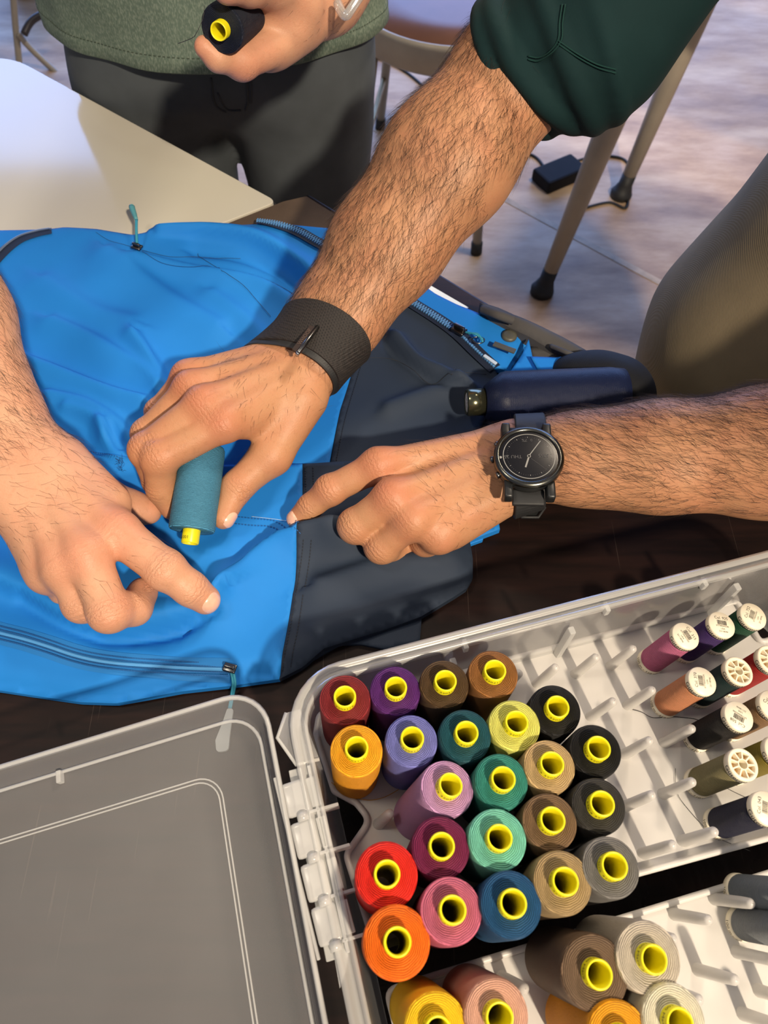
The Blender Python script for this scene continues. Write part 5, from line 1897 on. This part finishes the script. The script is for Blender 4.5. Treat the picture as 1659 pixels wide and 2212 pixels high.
tH = [PD(640, -10, 0.560), PD(590, -30, 0.535), PD(535, -34, 0.508), PD(490, -28, 0.492)]
for k in range(3): LA2.thumb.append(cap(tH[k], tH[k + 1], [0.018, 0.0150, 0.0128][k], [0.0150, 0.0128, 0.0105][k]))
jA.append((fH[0][1], (fH[0][1] - fH[0][0]).normalized(), Vector((0, -0.6, -0.8)), 0.7, 0.6, 0.016))
jA.append((fH[0][3], Vector((-1, 0, 0)), Vector((-0.5, -0.8, 0.3)), 0.4, 0.0, 0.012))
jA.append((tH[3], Vector((-1, 0, 0)), Vector((0, -0.8, 0.3)), 0.4, 0.0, 0.014))
VA, FA = sdf_mesh([LA1, LA2], 0.0016)
VA = lap(VA, FA, 2, 0.45)
bodyA, NA = finish_body('body', VA, FA, M['skin_a'], pA, jA)
keepA(bodyA)
bvA = bvh_of(VA, FA)
keepA(nail(pA, bvA, fiA[0][2], fiA[0][1], (0.25, -0.35, 1), 0.0074, 0.0130, 0.0012))


def wA_(c, n):
    w = np.zeros(len(c))
    pts = np.array([tuple(p) for p in pathA])
    for i in range(len(pts) - 1):
        a, b = pts[i], pts[i + 1]; ab = b - a
        t = np.clip(((c - a) @ ab) / (ab @ ab), 0, 1)
        d = np.linalg.norm(c - a - t[:, None] * ab, axis=1)
        w[d < 0.05] = 1.0
    wc = np.mean([tuple(x) for x in mcA], axis=0); wp = pts[-1]; ab = wc - wp
    t = ((c - wp) @ ab) / (ab @ ab)
    hd_ = (t > 0) & (t < 0.75) & (np.linalg.norm(c - wp - np.clip(t, 0, 1)[:, None] * ab, axis=1) < 0.045)
    w[hd_] = 0.22
    for k in (0, 1):
        m = (np.array(mcA[k]) * 0.45 + np.array(fiA[k][0]) * 0.55)
        w[np.linalg.norm(c - m, axis=1) < 0.014] = 0.22
    return w * np.clip(n[:, 2] + 0.35, 0, 1) * (c[:, 1] < 0.62)


dA1 = np.array((pathA[4] - pathA[1]).normalized())


def dirA(c, n):
    l1_ = np.cross(dA1, (0, 0, 1.0))
    hnd = (c[:, 1] < 0.285)[:, None]
    ax = np.array((mcA[1] - wa).normalized())
    return np.where(hnd, ax * 0.8 - np.cross(ax, (0, 0, 1.0)) * 0.4, dA1 * 0.8 - l1_ * 0.5)


keepA(hairs('arm_hair', pA, VA, FA, NA, wA_, dirA, 4200, 0.006, 0.016, 0.000060, 0.30, 8))
keepA(hairs('forearm_hair', pA, VA, FA, NA, lambda c, n: np.exp(-(np.linalg.norm(c - np.array(wA2), axis=1) / 0.05) ** 2), lambda c, n: np.tile(np.array(axH), (len(c), 1)), 260, 0.004, 0.009, 0.00008, 0.35, 9))

# shirt: lofted torso with a hemmed lower edge and short sleeves
M['shirt'] = fabric('heather_green_jersey', hexc('#57675c'), 800, 0.9, 0.12, 0.3, 0.3, 0.55, hexc('#879385'))
tcx, tcy = -0.189, 0.916


def torso_ring(z, a, b, yoff=0.0, wob=0.0, n=120, grow=0.0):
    out = []
    for k in range(n):
        t = 2 * PI * k / n
        w = wob * (math.sin(5 * t + z * 20) + 0.6 * math.sin(9 * t - z * 33) + 0.4 * math.sin(14 * t + z * 51))
        ra_, rb_ = a * 1.07 + grow + w, b * 1.02 + grow + w
        out.append((tcx + ra_ * math.cos(t), tcy + yoff + rb_ * math.sin(t), z))
    return out


hz_ = TZ + 0.055
SX = 1.075
prof = [(hz_ + 0.010, 0.176, 0.118), (hz_ + 0.0005, 0.178, 0.120), (hz_, 0.181, 0.123), (hz_ + 0.002, 0.183, 0.125), (hz_ + 0.016, 0.182, 0.124), (hz_ + 0.018, 0.1812, 0.1232), (hz_ + 0.05, 0.180, 0.123), (hz_ + 0.10, 0.178, 0.124),
        (hz_ + 0.16, 0.178, 0.126), (hz_ + 0.24, 0.182, 0.128), (hz_ + 0.34, 0.190, 0.126), (hz_ + 0.42, 0.196, 0.118), (hz_ + 0.49, 0.17, 0.09), (hz_ + 0.53, 0.08, 0.07)]
loops = []
zz = []
for i in range(len(prof) - 1):
    m_ = max(1, int((prof[i + 1][0] - prof[i][0]) / 0.012)) if i > 4 else 1
    for k in range(m_):
        t = k / m_
        zz.append(tuple(prof[i][j] * (1 - t) + prof[i + 1][j] * t for j in range(3)))
zz.append(prof[-1])
for (z, a, b) in zz: loops.append(torso_ring(z, a, b, 0, 0.0022 if z < hz_ + 0.4 else 0))
sh_o = mesh_obj('shirt', *loft(loops), M['shirt'], pA)
keepA(sh_o)
for (s0, s1) in ((shA, ea), (shA2, elA2)):
    d_ = (s1 - s0).normalized()
    keepA(mesh_obj('shirt_sleeve', *tube([s0 - d_ * 0.05, s0, s0 + d_ * 0.10, s0 + d_ * 0.16, s0 + d_ * 0.16], [0.06, 0.085, 0.078, 0.074, 0.068], 28), M['shirt'], pA))
st_pts = [torso_ring(hz_ + 0.0175, 0.1814, 0.1234, 0, 0.0022, 240, 0.0006)]
parts = []
for ring in st_pts:
    for k in range(0, 240, 1):
        a = Vector(ring[k]); b = Vector(ring[(k + 1) % 240]); t = (b - a)
        if a.y < tcy + 0.03:
            parts.append(xf(boxp(t.length * 0.55, 0.0006, 0.0006), Matrix.Translation((a + b) / 2) @ t.to_track_quat('X', 'Z').to_matrix().to_4x4()))
keepA(tag(mesh_obj('hem_stitching', *join(parts), simple('shirt_stitch', hexc('#3a463a'), 0.8, noise=0.1), pA, smooth=False), kind='stuff'))

M['trouser'] = fabric('dark_grey_twill', hexc('#474d52'), 700, 0.8, 0.12, 0.4, 0.25)
trA = Cloth()
cz = TZ - 0.03
for (zz_, hw_, rr_) in ((TZ + 0.125, 0.074, 0.100), (TZ + 0.030, 0.078, 0.100)):
    trA.arm.append(cap((tcx - hw_, tcy, zz_), (tcx + hw_, tcy, zz_), rr_, rr_))
lx1, lx2 = tcx - 0.101, tcx + 0.086
for (lxx, s_) in ((lx1, -1), (lx2, 1)):
    trA.arm.append(cap((lxx, tcy, TZ - 0.035), (lxx - s_ * 0.004, tcy - 0.005, 0.42), 0.090, 0.074))
    trA.arm.append(cap((lxx - s_ * 0.004, tcy - 0.005, 0.42), (lxx, tcy + 0.02, 0.08), 0.074, 0.064))
Vs, Fs = sdf_mesh([trA], 0.005)
Vs = wrinkle(lap(Vs, Fs, 3), Fs, 0.0034, [22, 46, 90], 12)
keepA(np_mesh('trousers', Vs, Fs, M['trouser'], pA))
trv = bvh_of(Vs, Fs)
M['trouser_seam'] = fabric('trouser_seam', hexc('#3b4045'), 900, 0.8, 0.1, 0.3)
for px_ in ([(456, 168), (458, 190), (461, 214), (470, 232), (488, 242)], [(533, 165), (534, 190), (535, 220), (530, 238)], [(541, 165), (542, 190), (543, 222)], [(470, 200), (490, 236), (520, 238)]):
    seam_on(trv, px_, 0.8, 0.0012, M['trouser_seam'], 'fly_seam', pA, pA, 0.0004)
for (lxx, s_) in ((lx1, -1), (lx2, 1)):
    keepA(mesh_obj('shoe', *xf(boxp(0.10, 0.28, 0.085, (lxx, tcy - 0.06, 0.0425), 0.03), Matrix.Identity(4)), M['black_plastic'], pA))
# clear pendant-like cuff tag by the wrist
gp = [PD(728, 4, 0.56), PD(738, 26, 0.555), PD(748, 33, 0.553), PD(762, 14, 0.555), PD(785, -20, 0.56)]
gl = mesh_obj('clear_tag', *tube(spline(gp, 5), [0.0005] + [0.0035] * (len(spline(gp, 5)) - 2) + [0.003], 10), plastic_clear('clear_tag', (0.8, 0.8, 0.78, 1), 0.35, 0.08, 0.6))
tag(gl, 'clear glossy plastic tag hanging by the hand with the navy spool', 'tag')

# ------------------------------------------------------------------ wristbands
def band_ring(bv, c, axis, dor, width, thick, gap, name, mat, parent, arc=None, n=96, rmax=0.05, soft=5):
    """closed band hugging the wrist, radius found by casting to the skin"""
    axis = Vector(axis).normalized(); dor = perp(dor, axis); lat = axis.cross(dor)
    ang = [2 * PI * k / n for k in range(n)]
    offs = (-0.5, 0.0, 0.5)
    RS = np.zeros((3, n))
    for j, o in enumerate(offs):
        for k, a in enumerate(ang):
            d_ = dor * math.cos(a) + lat * math.sin(a)
            hit = bv.ray_cast(Vector(c) + axis * (o * width) + d_ * rmax, -d_, rmax)
            RS[j, k] = rmax - hit[3] if hit[0] is not None else 0.025
    for _ in range(soft): RS = (np.roll(RS, 1, 1) + RS * 2 + np.roll(RS, -1, 1)) / 4
    mid = np.maximum(RS[1], (RS[0] + RS[2]) / 2)
    RS = 0.65 * RS + 0.35 * mid + np.maximum(0, RS - mid) * 0.35
    rs = mid
    prof_ = [(-0.5, 0), (-0.5, 0.75), (-0.46, 1.0), (0.46, 1.0), (0.5, 0.75), (0.5, 0)]
    V, Fc = [], []
    for k in range(n):
        d_ = dor * math.cos(ang[k]) + lat * math.sin(ang[k])
        for (o, t) in prof_:
            V.append(Vector(c) + axis * (o * width) + d_ * (RS[0 if o < 0 else 2, k] + gap + thick * t))
    m_ = len(prof_)
    for k in range(n):
        k2 = (k + 1) % n
        for j in range(m_):
            j2 = (j + 1) % m_
            Fc.append((k * m_ + j, k * m_ + j2, k2 * m_ + j2, k2 * m_ + j))
    o = mesh_obj(name, V, Fc, mat, parent, smooth=False)
    return o, (axis, dor, lat, rs, ang)


def knit_mat():
    m, nt, b = new_mat('band_knit')
    tc = N(nt, 'ShaderNodeTexCoord')
    mp = N(nt, 'ShaderNodeMapping'); mp.inputs['Rotation'].default_value = (0.3, 0.2, 0.75)
    nt.links.new(tc.outputs['Object'], mp.inputs['Vector'])
    ck = N(nt, 'ShaderNodeTexVoronoi'); ck.inputs['Scale'].default_value = 640; ck.inputs['Randomness'].default_value = 0.15
    nt.links.new(mp.outputs['Vector'], ck.inputs['Vector'])
    cr = N(nt, 'ShaderNodeValToRGB'); e = cr.color_ramp.elements
    e[0].position = 0.15; e[0].color = (0.004, 0.004, 0.005, 1); e[1].position = 0.6; e[1].color = hexc('#262120')
    nt.links.new(ck.outputs['Distance'], cr.inputs[0]); nt.links.new(cr.outputs[0], b.inputs['Base Color'])
    bp = N(nt, 'ShaderNodeBump'); bp.inputs['Strength'].default_value = 0.6; bp.inputs['Distance'].default_value = 0.0006
    nt.links.new(ck.outputs['Distance'], bp.inputs['Height']); nt.links.new(bp.outputs['Normal'], b.inputs['Normal'])
    b.inputs['Roughness'].default_value = 0.75
    return m


M['knit'] = knit_mat()
fb = empty('fitness_band', wr)
tag(fb, 'black knit fitness band with metal clasp on the forearm above the teal spool', 'wristband')
cb = P(670, 759, 0.071)
axb = (P(628, 818, 0.074) - P(700, 722, 0.074)).normalized()
fbR = lambda o: relto(o, fb)
bn, (ax_, do_, la_, rs_, an_) = band_ring(bvB, cb, axb, (0, 0, 1), 0.0300, 0.0030, 0.0004, 'strap', M['knit'], fb, rmax=0.06)
fbR(bn)
b2, _x = band_ring(bvB, cb + axb * 0.004, axb, (0, 0, 1), 0.0300, 0.0012, 0.0002, 'under_strap', M['rubber'], fb, rmax=0.06)
fbR(b2)


def on_band(u, v, dz=0.0):
    best = None
    p = P(u, v, 0.095)
    # walk the camera ray down to the strap's outer surface
    r = ray(u, v).normalized()
    for k in range(400):
        q = CAM + r * (0.40 + k * 0.0008)
        w = q - cb
        h_ = w.dot(ax_); w = w - ax_ * h_
        a = math.atan2(w.dot(la_), w.dot(do_)) % (2 * PI)
        R = rs_[int(a / (2 * PI) * len(rs_)) % len(rs_)] + 0.0034
        if w.length <= R:
            return q + w.normalized() * dz, w.normalized()
    return p, Vector((0, 0, 1))


a0, n0 = on_band(687, 706, 0.0008); a1, n1 = on_band(643, 764, 0.0008)
fbR(mesh_obj('clasp_bar', *tube([a0, a0 * 0.98 + a1 * 0.02, a0 * 0.02 + a1 * 0.98, a1], [0.0010, 0.0017, 0.0017, 0.0010], 12), M['gunmetal'], fb))
for (p, n_) in ((a0, n0), (a1, n1)):
    fbR(mesh_obj('clasp_end', *tube([p - n_ * 0.003, p + n_ * 0.0006], 0.0014, 10), M['chrome'], fb))
bl0, m0 = on_band(674, 697, 0.0006); bl1, m1 = on_band(631, 755, 0.0006)
wd = (a0 - bl0) * 0.8
fbR(mesh_obj('brand_strip', [bl0, bl1, bl1 + wd, bl0 + wd, bl0 - m0 * 0.002, bl1 - m0 * 0.002, bl1 + wd - m0 * 0.002, bl0 + wd - m0 * 0.002],
             [(0, 1, 2, 3), (4, 7, 6, 5), (0, 4, 5, 1), (1, 5, 6, 2), (2, 6, 7, 3), (3, 7, 4, 0)], simple('strip_brown', hexc('#2a1f1c'), 0.6, noise=0.1), fb, smooth=False))
tx_x = (bl0 - bl1).normalized(); tx_y = perp(-wd, tx_x); tx_z = tx_x.cross(tx_y)
Mt = mat4(Matrix((tx_x, tx_y, tx_z)).transposed(), (bl0 + bl1 + wd) / 2 + m0 * 0.0004)
fbR(mesh_obj('lettering', *xf(text_mesh('WHOOP', 0.0042), Mt), simple('faint_print', hexc('#57463e'), 0.6, noise=0.05), fb, smooth=False))

# ------------------------------------------------------------------ wristwatch
wt_ = empty('wristwatch', wl_)
tag(wt_, 'large black sports watch with dark round face on the wrist at the right', 'watch')
wtR = lambda o: relto(o, wt_)
axw = (P(1260, 990, 0.058) - wl_).normalized()
hit = bvB.ray_cast(P(1142, 985, 0.05) + Vector((0, 0, 0.06)), Vector((0, 0, -1)), 0.1)
wz = hit[0] if hit[0] is not None else P(1142, 985, 0.075)
wn = Vector((-0.03, -0.06, 1.0)).normalized()
ctr = P(1142, 988, wz.z - TZ + 0.0105)
Rw = frame_from_z(wn, axw)
Mw = mat4(Rw @ Matrix.Rotation(math.radians(1.5), 3, 'Z'), ctr)
band, _y = band_ring(bvB, P(1142, 988, 0.053), axw, (0, 0, 1), 0.0215, 0.0030, 0.0004, 'strap', M['rubber'], wt_, rmax=0.06)
wtR(band)
RW = 0.0236
wtR(mesh_obj('case', *xf(lathe([(0.0002, -0.0105), (RW * 0.80, -0.0105), (RW * 0.93, -0.009), (RW * 0.985, -0.004), (RW * 0.985, 0.0), (RW * 0.95, 0.0006)], 72), Mw), M['black_plastic'], wt_))
wtR(mesh_obj('bezel', *xf(lathe([(RW * 0.99, -0.0012), (RW * 1.0, 0.0006), (RW * 0.985, 0.0018), (RW * 0.90, 0.0027), (RW * 0.845, 0.0027), (RW * 0.835, 0.0012)], 72), Mw), simple('dark_steel', (0.13, 0.13, 0.115, 1), 0.24, 1.0, noise=0.15, nscale=60), wt_))
dial = wtR(mesh_obj('dial', *xf(lathe([(RW * 0.845, 0.0014), (RW * 0.80, 0.0016), (0.0002, 0.0016)], 64), Mw), simple('dial_black', (0.006, 0.006, 0.008, 1), 0.25, noise=0.1), wt_))
M['lcd'] = simple('dial_marks', hexc('#8a8a88'), 0.5, noise=0.03)
M['lcd_dim'] = simple('dial_marks_dim', hexc('#4c4c4e'), 0.5, noise=0.03)
ZD = 0.00175
rg = lathe([(RW * 0.716, ZD), (RW * 0.738, ZD)], 96)
(mesh_obj('chapter_ring', *xf(rg, Mw), M['lcd'], dial))
for k in range(12):
    tk = xf(([(-0.00016, -0.00045, 0), (0.00016, -0.00045, 0), (0.00016, 0.00045, 0), (-0.00016, 0.00045, 0)], [(0, 1, 2, 3)]), Mw @ Matrix.Rotation(k * PI / 6 + 0.02, 4, 'Z') @ Matrix.Translation((0, RW * 0.625, ZD)))
    (mesh_obj('hour_mark', *tk, M['lcd'], dial, smooth=False))
mn = []
for k in range(60):
    if k % 5: mn.append(xf(([(-0.00008, -0.0003, 0), (0.00008, -0.0003, 0), (0.00008, 0.0003, 0), (-0.00008, 0.0003, 0)], [(0, 1, 2, 3)]), Mw @ Matrix.Rotation(k * PI / 30 + 0.02, 4, 'Z') @ Matrix.Translation((0, RW * 0.625, ZD))))
(tag(mesh_obj('minute_marks', *join(mn), M['lcd_dim'], dial, smooth=False), kind='stuff'))


wtD = lambda o: o


def wq(px, py):
    """offset in the watch-face zoom, in watch units"""
    return ((px - 840) / 515 * RW, -(py - 905) / 515 * RW)


def bar(name, p, q, w, mat, z=ZD + 0.00004):
    p, q = Vector(p + (0,)), Vector(q + (0,))
    s = (q - p).normalized(); s = Vector((-s.y, s.x, 0)) * w / 2
    return (mesh_obj(name, *xf(([p - s + Vector((0, 0, z)), q - s + Vector((0, 0, z)), q + s + Vector((0, 0, z)), p + s + Vector((0, 0, z))], [(0, 1, 2, 3)]), Mw), mat, dial, smooth=False))


bar('minute_hand', wq(850, 885), wq(1020, 640), 0.0006, M['lcd'])
bar('hour_hand', wq(832, 935), wq(780, 1095), 0.0011, M['lcd'])
bar('second_hand', wq(870, 945), wq(1085, 1135), 0.00016, M['lcd_dim'])
(mesh_obj('hand_hub', *xf(lathe([(0.0008, ZD + 0.00006), (0.00125, ZD + 0.00006)], 24), Mw), M['lcd'], dial))
for (s_, x_, y_, sz) in (('THU 25', 605, 918, 0.0036), ('3055', 1050, 892, 0.0036), ('7%', 785, 635, 0.0032), ('0', 888, 628, 0.003)):
    a_, b_ = wq(x_, y_)
    (mesh_obj('lettering', *xf(text_mesh(s_, sz), Mw @ Matrix.Translation((a_, b_, ZD + 0.00005)) @ Matrix.Rotation(PI + 0.03, 4, 'Z')), M['lcd_dim'], dial, smooth=False))
gx_, gy_ = wq(425, 935)
(mesh_obj('start_mark', *xf(([(-0.0007, -0.0009, ZD + 0.0001), (0.0005, -0.0009, ZD + 0.0001), (0.0011, 0, ZD + 0.0001), (0.0005, 0.0009, ZD + 0.0001), (-0.0007, 0.0009, ZD + 0.0001)], [(0, 1, 2, 3, 4)]), Mw @ Matrix.Translation((gx_, gy_, 0))), M['lcd'], dial, smooth=False))
for sy_ in (1, -1):
    for sx_ in (-1, 1):
        wtR(mesh_obj('lug', *xf(boxp(0.006, 0.013, 0.009, (sx_ * 0.0140, sy_ * 0.0225, -0.0062), 0.0016), Mw), M['black_plastic'], wt_))
    wtR(mesh_obj('strap_end', *xf(boxp(0.0215, 0.011, 0.0040, (0, sy_ * 0.0262, -0.0078), 0.0012), Mw @ Matrix.Rotation(-sy_ * 0.14, 4, 'X')), M['rubber'], wt_))
for a_ in (150, 180, 210):
    wtR(mesh_obj('button', *xf(tube([(RW * 0.96, 0, -0.004), (RW * 1.04, 0, -0.004), (RW * (1.09 if a_ == 180 else 1.07), 0, -0.004)], [0.0024, 0.0024, 0.0018], 14), Mw @ Matrix.Rotation(math.radians(a_), 4, 'Z')), M['gunmetal'], wt_))
hx = [P(1143, 1096, 0.040) + Vector((0.0115 * math.cos(k * PI / 3), 0.0095 * math.sin(k * PI / 3), 0.0)) for k in range(7)]
wtR(mesh_obj('buckle', *tube(hx, 0.0011, 6, cap=False), M['rubber'], wt_))
wtR(mesh_obj('strap_tail', *xf(slab([Vector((0.010 * math.cos(k * PI / 3), 0.0080 * math.sin(k * PI / 3))) for k in range(6)], -0.001, 0.001), Matrix.Translation(P(1143, 1096, 0.038))), M['black_plastic'], wt_, smooth=False))

# ------------------------------------------------------------------ spools in the hands and the big cone on the jacket
cap_p = P(414, 1147, 0.036); far_p = P(436, 992, 0.052)
axt = (cap_p - far_p).normalized()
big_spool(cap_p, axt, 0.0164, '#4a8cae', 'teal blue thread spool gripped in the hand with the black band', 0.064, 'spools held in hands', ext=0.003, spin=math.radians(-40))
navy_ax = (PD(478, 64, 0.515) - PD(560, 8, 0.565)).normalized()
big_spool(PD(479, 63, 0.517), navy_ax, 0.0158, '#131c30', 'dark navy thread spool held in front of the green shirt', 0.066, 'spools held in hands')
c0_, c1_ = P(1047, 868, 0.034), P(1345, 856, 0.034)
axn = (c1_ - c0_).normalized()
cn = empty('thread_cone', c0_)
cn.rotation_euler = frame_from_z(axn, Vector((0, 0, 1))).to_euler()
tag(cn, 'long glossy navy thread cone lying behind the watch wrist', 'thread cone')
Ln_ = (c1_ - c0_).length
mesh_obj('wound_thread', *lathe([(0.011, 0.0), (0.013, 0.0), (0.0225, 0.013), (0.0235, 0.017), (0.0235, Ln_ * 0.9), (0.022, Ln_), (0.010, Ln_)], 64), thread_mat('#141d3a', 1.0, 0.0007, 0.42, 0.35), cn)
mesh_obj('core', *lathe([(0.0085, 0.0), (0.0085, -0.0135), (0.0098, -0.0150), (0.0108, -0.0135), (0.0108, 0.0)], 48, True), simple('olive_metal', (0.16, 0.16, 0.10, 1), 0.18, 0.9, noise=0.1), cn)
mesh_obj('paper_label', *lathe([(0.0004, -0.0139), (0.0070, -0.0146), (0.0082, -0.0139)], 24), simple('torn_label', hexc('#c9c9c6'), 0.6, noise=0.35, nscale=500), cn)

# grey and black pouch behind the cone
pc = empty('fabric_pouch', P(1250, 790))
pc.location.z = TZ
tag(pc, 'grey and black fabric pouch with straps at the table edge', 'pouch')
M['pouch_grey'] = fabric('pouch_grey', hexc('#4b4a4b'), 700, 0.8, 0.12, 0.5)
M['pouch_black'] = fabric('pouch_black', hexc('#17181b'), 500, 0.7, 0.3, 0.6)
def pz(pts):
    q = px2([(1040, 664), (1110, 690), (1200, 735), (1290, 785)], 0.02)
    d, sd = poly_dist(pts, q)
    return TZ + 0.010 + 0.014 * np.exp(-(d / 0.012) ** 2) 
relto(panel('grey_panel', [(1035, 663), (1075, 672), (1108, 690), (1160, 706), (1230, 732), (1266, 762), (1285, 775), (1262, 786), (1215, 768), (1142, 728), (1060, 688)], M['pouch_grey'], pc, zfun=pz, thick=0.012, zp=0.018, step=0.003), pc)
relto(panel('grey_panel', [(1145, 748), (1180, 752), (1240, 775), (1255, 790), (1180, 800), (1150, 790)], M['pouch_grey'], pc, zfun=flat(0.012), thick=0.006, zp=0.012, step=0.004), pc)
cl = Cloth()
for (a, b, r0, r1) in (((1230, 815, 0.016), (1340, 835, 0.018), 0.018, 0.021), ((1300, 830, 0.018), (1350, 868, 0.018), 0.020, 0.020)):
    cl.arm.append(cap(P(*a), P(*b), r0, r1))
Vs, Fs = sdf_mesh([cl], 0.003)
Vs = wrinkle(lap(Vs, Fs, 2), Fs, 0.0010, [90, 170], 21)
Vs[:, 2] = np.maximum(Vs[:, 2], TZ + 0.0006)
relto(np_mesh('black_panel', Vs, Fs, M['pouch_black'], pc), pc)
for (a, b, w_) in (((1042, 668), (1108, 692), 0.006), ((1190, 748), (1262, 776), 0.003)):
    pts = spline([P(a[0], a[1], 0.022), P((a[0] + b[0]) / 2, (a[1] + b[1]) / 2, 0.030), P(b[0], b[1], 0.026)], 6)
    relto(mesh_obj('strap', *tube(pts, w_ * 0.7, 8), M['pouch_grey'], pc), pc)

# ------------------------------------------------------------------ loose threads
M['loose_dark'] = simple('loose_dark_thread', hexc('#1c3450'), 0.6, noise=0.1)
M['loose_pale'] = simple('loose_pale_thread', hexc('#b9cfe0'), 0.6, noise=0.1)
M['loose_black'] = simple('loose_black_thread', (0.02, 0.02, 0.022, 1), 0.6, noise=0.1)


def loose(pts, r, mat, label, group='loose threads'):
    if isinstance(pts[0], tuple):      # picture points lying on the jacket
        q = spline([Vector((u, v, 0)) for (u, v) in pts], 10)
        pts = [jp(p.x, p.y, 0.0006 + r + (0.0030 if p.y > 990 else 0)) for p in q]
        o = mesh_obj('loose_thread', *tube(pts, r, 5), mat)
    else:
        o = mesh_obj('loose_thread', *tube(spline(pts, 8), r, 5), mat)
    return tag(o, label, 'thread', group)


loose([(428, 549), (432, 556), (470, 580), (520, 612), (555, 650), (585, 685)], 0.00022, M['loose_dark'], 'dark thread running over the blue jacket to the black band')
loose([(208, 503), (235, 520), (270, 530), (320, 545), (370, 556), (425, 556), (520, 560)], 0.00018, M['loose_dark'], 'fine dark thread along the jacket pocket seam')
loose([(752, 778), (800, 774), (850, 778), (900, 802), (940, 812), (1000, 806), (1050, 810)], 0.00018, M['loose_black'], 'black thread crossing the navy panel to the thread cone')
loose([(545, 1121), (590, 1126), (640, 1132), (700, 1128), (760, 1127)], 0.00016, M['loose_pale'], 'pale thread pinned under the pointing fingertip on the right')
tp_ = lambda u, v, z=0.0008: Ppl(u, v, TR0 + tn * z, tn)
loose([tp_(1358, 1531), tp_(1385, 1538), tp_(1410, 1550), tp_(1450, 1548), tp_(1500, 1553), tp_(1515, 1560, 0.01)], 0.00022, M['loose_black'], 'black thread trailing across the white tray from the black spool')
loose([tp_(1459, 1660), tp_(1459, 1690), tp_(1466, 1720), tp_(1490, 1752), tp_(1520, 1785), tp_(1550, 1810), tp_(1620, 1838)], 0.00014, M['loose_black'], 'fine dark thread curling on the white tray beside the navy spool')
loose([tp_(1568, 1702), tp_(1600, 1718), tp_(1640, 1735)], 0.00014, M['loose_black'], 'short dark thread between the olive and navy spools')
M['loose_gold'] = simple('loose_gold_thread', hexc('#c99428'), 0.6, noise=0.1)
loose([tp_(716, 1690, 0.012), tp_(745, 1712, 0.006), tp_(790, 1728), tp_(830, 1722), tp_(870, 1700)], 0.0002, M['loose_gold'], 'golden thread tail curling from the golden spool')
loose([PD(442, 12, 0.512), PD(438, 40, 0.512), PD(425, 70, 0.515), PD(415, 82, 0.52), PD(385, 94, 0.53)], 0.00022, M['loose_black'], 'dark thread tail hanging from the navy spool in the hand')
loose([Ppl(1180, 2020, LT0, ln) + Vector((0, 0, 0.002)), Ppl(1250, 2018, LT0, ln) + Vector((0, 0, 0.002)), Ppl(1310, 1985, LT0, ln) + Vector((0, 0, 0.002)), Ppl(1345, 1985, LT0, ln) + Vector((0, 0, 0.003))], 0.00014, M['loose_black'], 'fine thread lying by the gap between the two trays')
